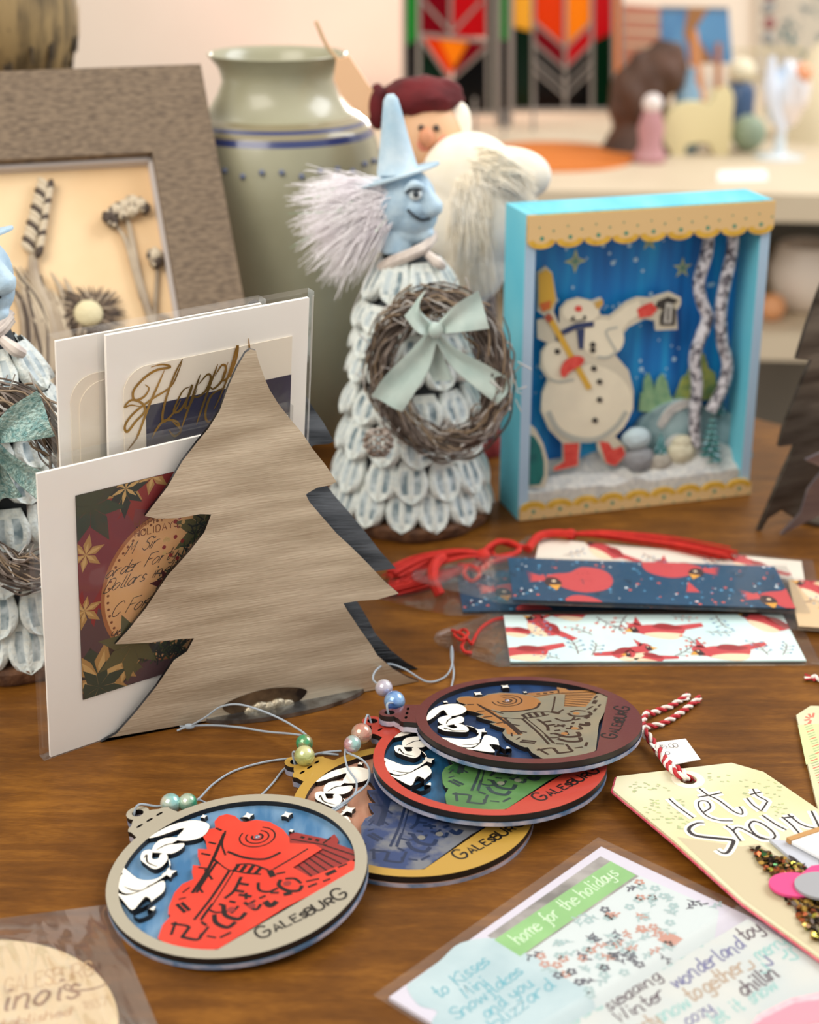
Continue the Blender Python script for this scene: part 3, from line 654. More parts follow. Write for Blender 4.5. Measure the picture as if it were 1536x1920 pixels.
cord(root, [hk+Vector((0, 0, -.003)), hk+Vector((-.001, .001, .003)), b1, b2, G(700, 1275, .012), G(706, 1256, .012), G(728, 1245, .010), G(760, 1255, .007), G(800, 1278, .002), G(830, 1272, .001), G(845, 1255, .003), G(849, 1232, .005), G(847, 1212, .006), G(846, 1232, .004), G(851, 1260, .002), G(846, 1290, .001), G(838, 1308, .001)])
# ================================================================ bookmarks
b1c = crop(700, 960, 1.837)
redt = mat('tassel_red', 'B41404', .75, col2='C4200A', nscale=300)
bk = film('bookmark_sleeve', gl=.015, haze=.012, bump=.5, bscale=60)
pr_red = mat('bird_red', 'C8474A', .5); pr_dk = mat('bird_dark_red', '9E2A2C', .5); pr_cr = mat('bird_cream', 'F3D9B8', .5); pr_bk = mat('bird_black', '3A2326', .5)
tw = mat('twig_brown', '6E4A4A', .5); by_b = mat('berry_blue', '6D93B5', .5); by_r = mat('berry_red', 'D9604E', .5)
pale = mat('strip_pale_blue', 'CFE9E8', .5, col2='DFF0EC', nscale=20)
def bird(a, x, y, s, ang, flip, z, down=False):
    ca, sa = math.cos(ang), math.sin(ang)
    def P(pts): return [(x+(p[0]*(-1 if flip else 1))*s*ca-p[1]*1.5*s*sa, y+(p[0]*(-1 if flip else 1))*s*sa+p[1]*1.5*s*ca) for p in pts]
    a.flat(sm2(P([(-.9, .35), (-.75, .05), (-.3, -.3), (.2, -.42), (.75, -.25), (.95, 0), (.6, .2), (.1, .38), (-.4, .45)]), 3), z, pr_red)
    a.flat(sm2(P([(-.65, -.02), (-.2, -.35), (.3, -.48), (.7, -.3), (.3, -.12), (-.2, 0)]), 3), z+2e-5, pr_cr)
    a.flat(P([(.6, .22), (.75, -.1), (1.7, -.05), (1.75, .15)]), z+1e-5, pr_red)
    a.flat(sm2(P([(-.1, .3), (.3, .05), (.95, .0), (.6, .3), (.2, .42)]), 3), z+3e-5, pr_dk)
    a.flat(sm2(P([(-1.0, .42), (-.95, .15), (-.65, .05), (-.45, .3), (-.5, .55), (-.75, .62)]), 3), z+3e-5, pr_red)
    a.flat(P([(-.7, .55), (-.35, .95), (-.42, .4)]), z+3e-5, pr_red)
    a.flat(P([(-1.02, .4), (-.98, .12), (-.72, .12), (-.7, .42)]), z+4e-5, pr_bk)
    a.flat(P([(-1.25, .25), (-.95, .38), (-.97, .16)]), z+5e-5, mat('bird_beak', 'E3A23C', .5))
    a.flat(circ(*P([(-.82, .35)])[0], s*.05, 8), z+6e-5, pr_cr)
def twig(a, x, y, s, ang, z, bm, n=6):
    d = Vector((math.cos(ang), math.sin(ang))); q = Vector((-d.y, d.x))
    e = Vector((x, y))+d*s+q*s*.2
    a.stroke([(x, y), tuple(Vector((x, y))+d*s*.5+q*s*.05), tuple(e)], s*.035, z, tw, 4)
    for i in range(n):
        t = (i+1)/(n+.5); b0 = Vector((x, y))+d*s*t+q*s*.2*t*t; sd = 1 if i % 2 else -1
        b1_ = b0+(d*.18+q*sd*.22)*s
        a.stroke([tuple(b0), tuple(b1_)], s*.025, z, tw, 1); a.flat(circ(b1_.x, b1_.y, s*.055, 10), z+3e-5, bm)
def basis(p0, p1, z):
    """frame on a surface: origin p0, x towards p1"""
    d = (p1-p0).normalized(); up = Vector((0, 0, 1)); y = up.cross(d).normalized(); n = d.cross(y)
    return Matrix((( d.x, y.x, n.x, p0.x), (d.y, y.y, n.y, p0.y), (d.z, y.z, n.z, p0.z), (0, 0, 0, 1)))
def clipflat(a, M_inv, W, H): pass
def clip_builder(a, x0, x1, y0, y1):
    """clip every face of the builder (already world) to a rectangle in local space of a.M"""
    Mi = a.M.inverted(); nv, nf, nm = [], [], []
    for f, m in zip(a.f, a.m):
        P = [Mi @ a.v[i] for i in f]
        for ax, lim, sg in ((0, x0, 1), (0, x1, -1), (1, y0, 1), (1, y1, -1)):
            Q = []
            for i in range(len(P)):
                p, q = P[i], P[(i+1) % len(P)]
                dp, dq = (p[ax]-lim)*sg, (q[ax]-lim)*sg
                if dp >= 0: Q.append(p)
                if (dp > 0 > dq) or (dp < 0 < dq): Q.append(p.lerp(q, dp/(dp-dq)))
            P = Q
            if len(P) < 3: break
        if len(P) < 3: continue
        b = len(nv); nv += [a.M @ p for p in P]; nf.append(tuple(range(b, b+len(P)))); nm.append(m)
    a.v, a.f, a.m = nv, nf, nm
def tassel(root, knot, pts, spread, n=70, r=.0003, head=.004, name='tassel'):
    """bundle of threads that follows pts and fans out by spread"""
    a = MB(); P = [Vector(p) for p in pts]
    for i in range(n):
        o = Vector((random.gauss(0, 1), random.gauss(0, 1), random.gauss(0, .5)+.5))
        Q = []
        for k, p in enumerate(P):
            t = k/(len(P)-1); w_ = spread*(.25+.75*t) if k else spread*.2
            q = p+o*w_*.45; q.z = max(q.z, .0006+r); Q.append(q)
        a.tube(Q, r, redt, 4, 3, caps=False)
    a.ball(P[0], head, redt, 12, 8, (1, 1, .8)); a.build(name, root)
BW = .0508
def bookmark(label, p0, p1, width, printer, paper, lead, thick=.0006, tail=.006):
    """p0: near-left corner, p1: near-right corner of the printed strip (world)"""
    M = basis(p0, p1, 0); L_ = (p1-p0).length
    root = thing('bookmark', label, 'bookmark', (p0+p1)/2, 0, 'laminated cardinal bookmarks')
    a = MB(M); a.slab([(0, 0), (L_, 0), (L_, width), (0, width)], 0, thick, paper)
    if printer: printer(a, L_, width, thick+.00004)
    clip_builder(a, 0, L_, 0, width); a.build('paper_strip', root, ang=20)
    c = .003
    P = [(L_+tail, -c), (L_+tail, width+c), (-.006, width+c), (-lead, width*.62), (-lead-.002, width*.5), (-lead, width*.38), (-.006, -c)]
    Z = lambda u, v: (.0003+.0008*noise.noise(Vector((u*60+p0.x*50, v*60, 0)))) if 0 else 0
    a = MB(M); a.slab(P, -.0003, thick+.0003, bk)
    a.build('laminate', root)
    return root, M, L_
def pr_white(a, L_, W_, z):
    for x, y, s, an, fl in ((.105, .72, .0110, -.75, 0), (.03, .16, .0120, .40, 0), (.21, .98, .0085, .2, 0), (.40, .16, .010, .1, 1), (.52, .62, .0125, .28, 0), (.44, .06, .0085, 0, 0), (.72, .16, .0125, .40, 0), (.90, .80, .0120, -.45, 0), (.01, .62, .008, .1, 0)):
        bird(a, x*L_+.02*L_, y*W_, s, an, fl, z)
    for x, y, s, an, bm in ((.12, .98, .013, -1.6, by_b), (.33, .95, .017, -1.1, by_r), (.30, .55, .012, 2.2, by_r), (.44, .98, .016, -2.1, by_r), (.06, .58, .012, .1, by_b), (.235, .15, .014, 1.5, by_b), (.28, .12, .012, 1.1, by_b),
                       (.56, .1, .014, .6, by_r), (.66, .15, .016, 1.6, by_r), (.60, .98, .010, -.6, by_r), (.76, .98, .013, -1.6, by_b), (.70, .62, .011, -.3, by_b), (.88, .12, .013, 1.7, by_b), (.93, .12, .011, 1.0, by_b), (.17, .05, .01, 2.5, by_b)):
        twig(a, x*L_, y*W_, s, an, z+1e-5, bm)
snow_b = mat('strip_navy', '1F4A6A', .45, col2='17405C', nscale=15); dot = mat('print_snow', 'E9F2F6', .5); dotb = mat('print_sky', '5FA6CF', .5); fern = mat('print_fern', '17324A', .5)
def bigbird(a, x, y, s, fl, z, an=0.0):
    ca, sa = math.cos(an), math.sin(an); k = -1 if fl else 1
    P = lambda pts: [(x+p[0]*k*s*ca-p[1]*1.35*s*sa, y+p[0]*k*s*sa+p[1]*1.35*s*ca) for p in pts]
    a.flat(sm2(P([(-.75, .1), (-.4, -.4), (.1, -.6), (.7, -.45), (.95, 0), (.8, .4), (.3, .55), (-.1, .3), (-.5, .25)]), 4), z, pr_red)
    for i in range(5): a.flat(P([(-.8, .12+.03*i), (-1.25, .38-.12*i), (-.75, -.05)]), z+1e-5+i*1e-6, pr_red)
    a.flat(sm2(P([(-.75, .08), (-.85, -.2), (-.62, -.42), (-.42, -.2), (-.5, .05)]), 3), z+2e-5, pr_bk)
    a.flat(P([(-.78, -.25), (-.62, -.5), (-.45, -.25)]), z+3e-5, mat('bird_beak', 'E3A23C', .5))
    a.flat(circ(*P([(-.6, -.08)])[0], s*.06, 8), z+4e-5, pr_cr)
    for i in range(6): a.flat(circ(*P([(.1+.13*(i % 3), .25-.3*(i//3))])[0], s*.03, 6), z+2e-5, pr_dk)
def pr_navy(a, L_, W_, z):
    rnd = random.Random(5)
    for i in range(150): a.flat(circ(rnd.random()*L_, rnd.random()*W_, rnd.choice([.0004, .0006, .0009]), 8), z+i*1e-7, rnd.choice([dot, dotb, dotb, by_r]))
    for i in range(14):
        x, y = rnd.random()*L_, rnd.random()*W_
        for j in range(5): a.stroke([(x, y), (x+rnd.uniform(-.004, .004), y+.006)], .0004, z, fern, 1)
    bigbird(a, L_*.24, W_*.52, .0185, 0, z+3e-5, .10); bigbird(a, L_*.62, W_*.9, .017, 1, z+3e-5, -.3); bigbird(a, L_*1.0, W_*.25, .018, 0, z+3e-5, .1); bigbird(a, L_*.24, W_*-.1, .012, 0, z+3e-5, 1.2)
    a.flat([(L_*.63, W_*.3), (L_*.68, W_*.3), (L_*.65, W_*.55)], z+3.2e-5, pr_red)
def pr_cream(a, L_, W_, z):
    for x, y, s, an in ((.25, .75, .012, -.5), (.55, .4, .012, .3), (.8, .7, .012, -.4)): bird(a, x*L_, y*W_, s, an, 0, z)
    for x, y, s, an in ((.1, .5, .012, .5), (.4, .8, .012, -1), (.65, .9, .014, -1.4)): twig(a, x*L_, y*W_, s, an, z+1e-5, by_b)
# front white one
p0, p1 = G(957, 1243, .001), G(1512, 1241, .001)
root, M, L_ = bookmark('pale blue bookmark with small red cardinals on twigs, nearest the front', p0, p1, BW*.92, pr_white, pale, .031)
a = MB(); a.tube([G(852, 1190, .004), G(866, 1200, .006), G(878, 1188, .006), G(870, 1180, .003), G(858, 1186, .002)], .0007, redt, 6, 5, True); a.tube([G(872, 1200, .004), G(866, 1212, .003), G(872, 1222, .002), G(884, 1224, .001)], .0008, redt, 6); a.tube([G(848, 1182, .002), G(868, 1190, .006), G(882, 1205, .003)], .0008, redt, 6)
a.tube([G(884, 1208, .002), G(900, 1180, .0008), G(925, 1163, .0008), G(950, 1158, .0008)], .0008, redt, 6)
a.build('tassel_cord', root)
# navy one on top of the pile
p0, p1 = G(962, 1126, .010), G(1492, 1143, .006)
r2, M, L_ = bookmark('navy bookmark with fat red cardinals and snow dots, topmost of the pile', p0, p1, BW*.94, pr_navy, snow_b, .045)
# second navy below
p0, p1 = G(868, 1148, .001), G(1400, 1140, .001)
r3, M, L_ = bookmark('navy snow-dotted bookmark mostly hidden beneath the other navy one', p0, p1, BW*.9, pr_navy, snow_b, .040)
# cream one at the back
p0, p1 = G(1000, 1068, .006), G(1290, 1094, .004)
p1 = p0+(p1-p0).normalized()*.13
r4, M, L_ = bookmark('cream cardinal bookmark at the back of the pile under the long tassel', p0, p1, BW*.75, pr_cream, mat('strip_cream', 'E9DFD0', .5), .012)
# tan one at the right edge
p0, p1 = G(1497, 1175, .004), G(1700, 1190, .003)
r5, M, L_ = bookmark('tan bookmark with dark twigs poking in at the right edge', p0, p1, BW*1.0, pr_cream, mat('strip_tan', 'DDBF96', .5), .02)
tassel(r4, None, [G(1070, 1002, .008), G(1120, 1003, .009), G(1180, 1010, .008), G(1260, 1022, .006), G(1362, 1045, .005)], .0060, 90, .0004, .0035)
a = MB(); a.tube([G(990, 1030, .008), G(1010, 1006, .010), G(1040, 1000, .010), G(1075, 1002, .010)], .0022, redt, 8); a.tube([G(990, 1028, .007), G(960, 1022, .008), G(935, 1015, .009), G(922, 1030, .006), G(930, 1045, .005), G(960, 1040, .006)], .0016, redt, 8); a.build('tassel_cord', r4)
tassel(r2, None, [G(905, 1042, .010), G(870, 1040, .011), G(830, 1048, .009), G(790, 1062, .006), G(752, 1085, .003)], .0085, 130, .00045, .0042)
tassel(r3, None, [G(895, 1060, .005), G(845, 1075, .004), G(800, 1092, .003), G(735, 1108, .0015)], .0050, 90, .00045, .003)
a = MB(); a.tube([G(905, 1040, .009), G(925, 1020, .010), G(955, 1016, .010), G(975, 1030, .009), G(950, 1046, .008), G(915, 1055, .007)], .0014, redt, 8, closed=True)
a.tube([G(830, 1046, .012), G(815, 1060, .013), G(812, 1085, .010), G(825, 1115, .004)], .0026, redt, 8); a.tube([G(880, 1060, .010), G(900, 1075, .009), G(885, 1090, .007), G(870, 1075, .009)], .0010, redt, 8, closed=True)
a.build('tassel_cord', r2)
a = MB(); a.tube([G(860, 1060, .007), G(900, 1068, .007), G(915, 1058, .007)], .0016, redt, 8); a.build('tassel_cord', r3)
# ================================================================ let it snow gift tag
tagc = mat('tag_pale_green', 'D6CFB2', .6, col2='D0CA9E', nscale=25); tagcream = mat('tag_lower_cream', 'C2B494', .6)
pink = mat('glitter_pink_edge', 'D8405E', .5, col2='E8788A', nscale=500)
c4b = crop(1100, 1240, 3.0964)
ZT = .0062
def GT(pts, z=ZT): return [(G(x, y, z).x, G(x, y, z).y) for x, y in c4b(pts)]
TP = GT([(143,742),(165,662),(840,582),(1030,636),(1360,862),(1640,1060),(1640,1940),(1350,1722),(905,1400),(500,1040)])
root = thing('gift_tag', 'large pale green gift tag lettered let it Snow with pink glitter edge', 'gift tag', (.13, .48, 0), 0)
hx = GT([(590,686)])[0]
hole = circ(hx[0], hx[1], .0032, 20)
a = MB(); a.slab(TP, ZT-.0016, ZT-.0009, pink, pink, [hole]); a.build('backing_card', root)
cen = Vector((sum(p[0] for p in TP)/len(TP), sum(p[1] for p in TP)/len(TP)))
TP2 = [tuple(cen+(Vector(p)-cen)*.985) for p in TP]
a = MB(); a.slab(TP2, ZT-.0009, ZT, tagc, tagc, [hole])
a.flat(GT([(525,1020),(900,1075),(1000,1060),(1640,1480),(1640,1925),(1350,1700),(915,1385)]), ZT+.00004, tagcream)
# eyelet ring in paper
rp = circ(hx[0], hx[1], .0062, 28); a.flat(rp, ZT+.00005, mat('tag_eyelet', 'F1EAD0', .55), [circ(hx[0], hx[1], .0034, 28)])
leaf = mat('tag_leaf_print', 'B9C48A', .6); leaf2 = mat('tag_dash_print', 'A9B386', .6)
rnd = random.Random(3)
for (x0_, y0_, x1_, y1_, n) in ((330,800,560,920,46), (880,680,1120,800,26), (240,700,480,760,18), (1020,820,1150,900,14), (700,640,820,700,8), (460,900,620,980,12)):
    for i in range(n):
        x_, y_ = rnd.uniform(x0_, x1_), rnd.uniform(y0_, y1_); q = GT([(x_, y_), (x_+rnd.uniform(12, 26), y_+rnd.uniform(-3, 9))])
        a.stroke(q, .0006, ZT+.00006, rnd.choice([leaf, leaf2]), 1)
wht = mat('tag_letter_halo', 'FBF8EC', .5); inkb = mat('tag_ink', '2A2226', .4)
LET = [([(478,798),(530,845),(620,910)], 1), ([(655,740),(700,775),(770,810),(850,870),(900,890),(905,870),(885,845)], 1), ([(650,790),(720,778),(785,765)], 1), ([(675,880),(720,850),(700,815),(655,815),(655,850),(700,900),(770,925),(850,928)], 1),
 ([(965,742),(990,780),(1045,810),(1045,825),(1015,870)], 1), ([(950,775),(1015,760)], 1), ([(930,795),(965,835),(1010,868)], 1),
 ([(685,940),(640,942),(600,965),(598,990),(640,1015),(760,1030),(845,1040),(850,1060),(820,1110),(790,1115),(755,1095)], 2.2),
 ([(808,955),(850,985),(895,1045)], 1.2), ([(850,985),(880,965),(940,990),(1010,1030),(1050,1035)], 1.2), ([(960,930),(945,960),(985,1010),(1060,1035),(1095,1020),(1075,985),(1020,945),(975,930),(960,935)], 1.2),
 ([(1020,895),(1100,950),(1160,980)], 1.2), ([(1135,905),(1190,950),(1235,1000)], 1.2), ([(1145,910),(1205,903)], 1.2), ([(1170,890),(1250,950),(1345,975)], 1.2), ([(1305,870),(1345,950),(1350,975)], 1.2)]
for st, w_ in LET: a.stroke(GT(st), .0034, ZT+.00008, wht, 5)
for st, w_ in LET: a.stroke(GT(st), .0007*w_, ZT+.00014, inkb, 5, taper=w_ > 2)
a.build('tag_card', root, ang=15)
# sequin shape
gl = [mat('sequin_'+n, c, .22, .8) for n, c in (('bronze', '5A3E1E'), ('gold', 'C09A4A'), ('dark', '2A1E14'), ('copper', 'A8552E'), ('green', '3E6B3C'), ('lime', 'B9B04A'))]
a = MB()
reg = [((950,1085),(1230,1190),(1400,1420),(1100,1330)), ((1150,1380),(1500,1400),(1640,1640),(1330,1640)), ((1200,1180),(1350,1240),(1400,1300),(1210,1280))]
for R in reg:
    for i in range(330):
        u, v = rnd.random(), rnd.random()
        p = [R[0][k]*(1-u)*(1-v)+R[1][k]*u*(1-v)+R[2][k]*u*v+R[3][k]*(1-u)*v for k in (0, 1)]
        q = GT([p])[0]; M_ = Matrix.Translation((q[0], q[1], ZT+.0003+.0012*rnd.random())) @ Matrix.Rotation(rnd.uniform(-.5, .5), 4, 'X') @ Matrix.Rotation(rnd.uniform(-.5, .5), 4, 'Y')
        a.M = M_; a.slab(circ(0, 0, .0011, 7), 0, .00012, rnd.choice(gl[:4]+gl[:3]+gl))
a.build('sequin_patch', root)
# pink and grey felt dots with a strap
pk = mat('felt_hot_pink', 'D84480', .7); gy = mat('felt_grey', '9A9A9E', .7)
a = MB(); q = GT([(1205,1325)])[0]; a.slab(circ(q[0], q[1], .0085, 28, .8), ZT+.0012, ZT+.0022, pk)
a.slab(GT([(1225,1290),(1300,1230),(1400,1215),(1400,1250),(1310,1275),(1260,1310)]), ZT+.0023, ZT+.0030, pk); a.build('pink_felt_dots', root)
a = MB(); q = GT([(1370,1345)])[0]; a.slab(circ(q[0], q[1], .0095, 28, .8), ZT+.0022, ZT+.0032, gy); a.build('grey_felt_dot', root)
# twine
red_s = mat('twine_red', 'B5202A', .7); wh_s = mat('twine_white', 'EDE4DA', .7)
def twine(root, pts, r=.0011, turns=240, name='twine'):
    P = smooth_path(pts, 10); L_ = [0]
    for i in range(1, len(P)): L_.append(L_[-1]+(P[i]-P[i-1]).length)
    for ph, m, nm in ((0, red_s, 'red_strand'), (PI, wh_s, 'white_strand')):
        Q = []; N_ = int(L_[-1]/.0006)+2; k = 0
        for j in range(N_):
            d = L_[-1]*j/(N_-1)
            while k < len(P)-2 and L_[k+1] < d: k += 1
            t = (d-L_[k])/max(L_[k+1]-L_[k], 1e-9); p = P[k].lerp(P[k+1], min(t, 1)); tg = (P[k+1]-P[k]).normalized()
            a_ = tg.cross(Vector((0, 0, 1))); a_ = a_.normalized() if a_.length > .1 else Vector((1, 0, 0)); b_ = tg.cross(a_)
            an = d*900+ph; q = p+(a_*math.cos(an)+b_*math.sin(an))*r*.55; q.z = max(q.z, .0009); Q.append(q)
        yield nm, m, Q
def GZ(x, y, z): c = c4b([(x, y)])[0]; return G(c[0], c[1], z)
sa, sb = MB(), MB()
for path, r in (([GZ(605,684,.0035), GZ(585,670,.0075), GZ(545,630,.0085), GZ(490,600,.007), GZ(455,560,.005), GZ(400,480,.004), GZ(350,415,.005), GZ(325,385,.0045), GZ(335,330,.004), GZ(350,300,.003), GZ(375,305,.002), GZ(420,285,.0015), GZ(490,260,.0015), GZ(560,215,.0015), GZ(590,195,.0015)], .0012),
                ([GZ(590,684,.0035), GZ(560,675,.0075), GZ(520,645,.0085), GZ(475,610,.007), GZ(440,560,.004), GZ(375,470,.003), GZ(330,420,.004), GZ(315,395,.0035), GZ(360,378,.002), GZ(430,365,.0015), GZ(500,330,.0015), GZ(560,290,.0015), GZ(610,250,.0015), GZ(655,210,.0015)], .0012)):
    for nm, m, Q in twine(root, path, r): (sa if m is red_s else sb).tube(Q, r*.62, m, 6, 1)
for st, m in ((sa, red_s), (sb, wh_s)):
    for (x_, y_) in ((590, 195), (655, 210)):
        for j in range(7):
            st.tube([GZ(x_-40, y_+30, .0015), GZ(x_+rnd.uniform(-12, 12), y_+rnd.uniform(-14, 30), .0012)], .0003, m, 4, 1)
sa.build('red_strand', root); sb.build('white_strand', root)
# price ticket
pt = MB(); pz = .0045
PT = [tuple(GZ(x, y, pz).xy) for x, y in ((365,475),(575,448),(662,568),(590,582),(480,605))]
pap = mat('ticket_white', 'F6EFE6', .6)
pt.slab(PT, pz-.0003, pz, pap)
gq = [GZ(425,497,pz), GZ(480,492,pz)]; an_ = math.atan2(gq[1].y-gq[0].y, gq[1].x-gq[0].x)
tk = mat('ticket_ink', '5A5458', .6)
write(pt, '$5.00', gq[0].x, gq[0].y-.0015, .0030, .0003, pz+.00004, tk, 0, an_, 1.2, fit=.0075)
q = GZ(432, 545, pz); write(pt, '.50', q.x, q.y, .0022, .0003, pz+.00004, tk, 0, an_, 1.2)
pto = pt.build('price_ticket', root)

# ---- second tag at the right edge
root = thing('gift_tag', 'narrow green gift tag with coral leaf print standing at the right edge', 'gift tag', (.175, .52, 0), 0)
Z2 = .0016
T2 = [tuple(GZ(x, y, Z2).xy) for x, y in ((1218,312),(1300,258),(1500,262),(1640,300),(1640,1120),(1345,860))]
a = MB(); a.slab(T2, 0.0002, Z2, tagc); cor = mat('coral_print', 'D9735E', .6)
gpr = mat('green_wash', 'C9D69A', .6)
a.flat([tuple(GZ(x, y, Z2).xy) for x, y in ((1228,370),(1400,360),(1400,560),(1275,600))], Z2+.00004, gpr)
for i in range(26):
    x_, y_ = 1245+(i % 13)*3+i*2, 370+i*14
    a.stroke([tuple(GZ(x_+20, y_, Z2).xy), tuple(GZ(x_+60, y_-14, Z2).xy)], .0005, Z2+.00008, leaf2 if i % 3 else cor, 1)
for dx, dy in ((-40,-12), (-20,-30), (10,-34), (-45,8), (-20,26)):
    a.stroke([tuple(GZ(1310+dx*.3, 335+dy*.3, Z2).xy), tuple(GZ(1310+dx, 335+dy, Z2).xy)], .0009, Z2+.00008, cor, 1)
a.build('tag_card', root)
sa, sb = MB(), MB()
for nm, m, Q in twine(root, [GZ(1500,270,.002), GZ(1480,200,.002), GZ(1420,140,.002), GZ(1340,95,.0015), GZ(1315,100,.0015)], .0012): (sa if m is red_s else sb).tube(Q, .0008, m, 6, 1)
for j in range(8):
    (sa if j % 2 else sb).tube([GZ(1330, 98, .0015), GZ(1272+rnd.uniform(-8, 14), 90+rnd.uniform(-16, 16), .0012)], .0004, wh_s if j % 2 == 0 else red_s, 4, 1)
sa.build('red_strand', root); sb.build('white_strand', root)

# ================================================================ flat greeting cards in cellophane
c5 = crop(680, 1540, 1.7944)
clear = film('cellophane', gl=.03, haze=.04, rough=.06, bump=.7, bscale=35)
ZC = .0016
def P5(pts, z): return [tuple(G(x, y, z).xy) for x, y in c5(pts)]
root = thing('greeting_card', 'flat snow greeting card with green ribbon strip in clear sleeve on the table front', 'greeting card', (.05, .42, 0))
K = P5([(795,68),(1290,285),(1180,420),(1100,700),(420,900),(50,592)], ZC)
o_, e_ = G(*c5([(50,592)])[0], ZC), G(*c5([(795,68)])[0], ZC)
MK = Matrix.Translation((0, 0, -ZC)) @ basis(o_, e_, 0)             # x runs up along the left long edge
LK = (e_-o_).length; WK = .110
Mi = MK.inverted()
def K2(pts): return [tuple((Mi @ Vector((p[0], p[1], ZC))).xy) for p in P5(pts, ZC)]
print('card L', LK, 'rt corner', K2([(1290,285)]))
crd = mat('card_snow_white', 'D0CBD8', .55)
a = MB(MK); a.slab([(.0025, -WK), (LK-.002, -WK), (LK-.002, -.0025), (.0025, -.0025)], .0002, ZC, crd)
ribbon = mat('ribbon_green', '8CC078', .6, col2='7FB26C', nscale=60); tape = mat('ribbon_grey_tape', '6F6A66', .6, col2='A8A29E', nscale=90)  # mottled grey strip showing around the green ribbon
fl = mat('floral_paper', 'CBD4D4', .6); wc = mat('watercolour_blue', 'A6BEC4', .6, col2='B9CCD0', nscale=50)
z = ZC+.00004
FLP = K2([(555,440),(925,180),(1200,300),(1180,420),(760,700),(620,600)])
a.flat(FLP, z, fl)
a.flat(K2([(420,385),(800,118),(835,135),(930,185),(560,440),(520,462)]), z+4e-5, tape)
a.flat(K2([(443,400),(835,135),(920,182),(530,455)]), z+8e-5, ribbon)
W_ = K2([(450,395),(330,410),(260,470),(180,530),(150,560),(190,620),(250,640),(240,700),(420,820),(760,760),(770,580),(700,540),(620,480),(540,440)])
a.flat(sm2(W_, 4), z+6e-5, wc)
r0, r1 = K2([(500,425)])[0], K2([(860,172)])[0]
ang_ = math.atan2(r1[1]-r0[1], r1[0]-r0[0])
write(a, 'home for the holidays', r0[0]+.003, r0[1]-.0012, .0062, .0005, z+12e-5, mat('ribbon_white_ink', 'D2E8C8', .6), .15, ang_, 1.0, fit=(Vector(r1)-Vector(r0)).length*.94)
blu = mat('ink_teal', '5FA9B8', .6)
for tx, p, p2, s_ in (('to Kisses', (250,594), (440,480), .0055), ('Mini', (345,592), (425,544), .0050), ('Snowflakes', (310,668), (560,518), .0050), ('and you', (410,663), (590,555), .0050), ('blizzard', (440,700), (665,565), .0052)):
    q, q2 = K2([p, p2]); write(a, tx, q[0], q[1]-.001, s_, .0005, z+12e-5, blu, .25, ang_, .8, jit=.05, fit=(Vector(q2)-Vector(q)).length)
dkb = mat('sprig_dark', '4A4A58', .6); sg = mat('sprig_sage', '9FB8B8', .6); rs = mat('sprig_rust', 'C08A78', .6)
for i in range(95):
    u, v = rnd.random(), rnd.random(); AA, BB, CC, DD = (575,455), (925,200), (1225,305), (760,600)
    p = K2([tuple(AA[k]*(1-u)*(1-v)+BB[k]*u*(1-v)+CC[k]*u*v+DD[k]*(1-u)*v for k in (0, 1))])[0]; a_ = rnd.random()*6.28; m = rnd.choice([dkb, sg, rs, sg])
    s_ = rnd.uniform(.003, .006); kd = rnd.random()
    if kd < .4:
        for j in range(5): a.flat(circ(p[0]+.0012*math.cos(j*1.257), p[1]+.0012*math.sin(j*1.257), .0007, 7), z+9e-5, m)
    else:
        a.stroke([p, (p[0]+s_*math.cos(a_), p[1]+s_*math.sin(a_))], .0003, z+9e-5, m, 1)
        for j in range(4):
            t = (j+1)/4; b_ = (p[0]+s_*t*math.cos(a_), p[1]+s_*t*math.sin(a_)); aa = a_+(.8 if j % 2 else -.8)
            a.stroke([b_, (b_[0]+.0018*math.cos(aa), b_[1]+.0018*math.sin(aa))], .0007, z+9.2e-5, m, 1)
q = K2([(1035,398)])[0]; a.flat([(q[0]-.003, q[1]-.003), (q[0]+.003, q[1]-.003), (q[0]+.003, q[1]+.003), (q[0]-.003, q[1]+.003)], z+9e-5, rs)
a.build('card', root, ang=15)
a = MB(MK)
def wav(x0, x1, y0, y1, zt, amp, seed): return lambda u, v: (x0+(x1-x0)*u, y0+(y1-y0)*v, zt+amp*noise.noise(Vector((u*5+seed, v*5, 0)))*min(1, 12*min(u, 1-u, v, 1-v)))
a.sheet(wav(-.001, LK+.001, -WK-.002, .001, ZC+.0009, .0007, 0), 40, 40, clear)
a.build('cellophane_sleeve', root)
# second card, lying over the first
root = thing('greeting_card', 'flat winter wonderland word card in clear sleeve overlapping the first card', 'greeting card', (.12, .38, 0))
ZD = .0035
def P6(pts): return [tuple((Mi @ Vector((p[0], p[1], ZD))).xy) for p in P5(pts, ZD)]
ed0, ed1 = P6([(580,690)])[0], P6([(1275,283)])[0]
o2 = G(*c5([(580,690)])[0], ZD); e2 = G(*c5([(1275,283)])[0], ZD)
M2c = Matrix.Translation((0, 0, -ZD)) @ basis(o2, e2, 0); M2i = M2c.inverted()
def Q6(pts): return [tuple((M2i @ Vector((p[0], p[1], ZD))).xy) for p in P5(pts, ZD)]
L2 = (e2-o2).length
wcard = mat('word_card_paper', 'CDCEC8', .6, col2='C0C8C8', nscale=40)
a = MB(M2c); X0 = -.03
a.slab([(X0, -.10), (L2-.004, -.10), (L2-.004, -.006), (X0, -.006)], ZD-.0014, ZD, wcard)
a2_ = 0.0
pls = mat('ink_plum', '4E3A46', .6); tl = mat('ink_sea', '8FC0BC', .6); br2 = mat('ink_sand', 'B09A84', .6); vi = mat('ink_violet', '6A6A94', .6)
def lineword(tx, p, p2, s_, m, w_=.0005):
    q, q2 = Q6([p, p2]); d_ = Vector(q2)-Vector(q); write(a, tx, q[0], q[1], s_, w_, ZD+.00006, m, .25, math.atan2(d_.y, d_.x)*.5, .9, jit=.06, fit=d_.length*1.05)
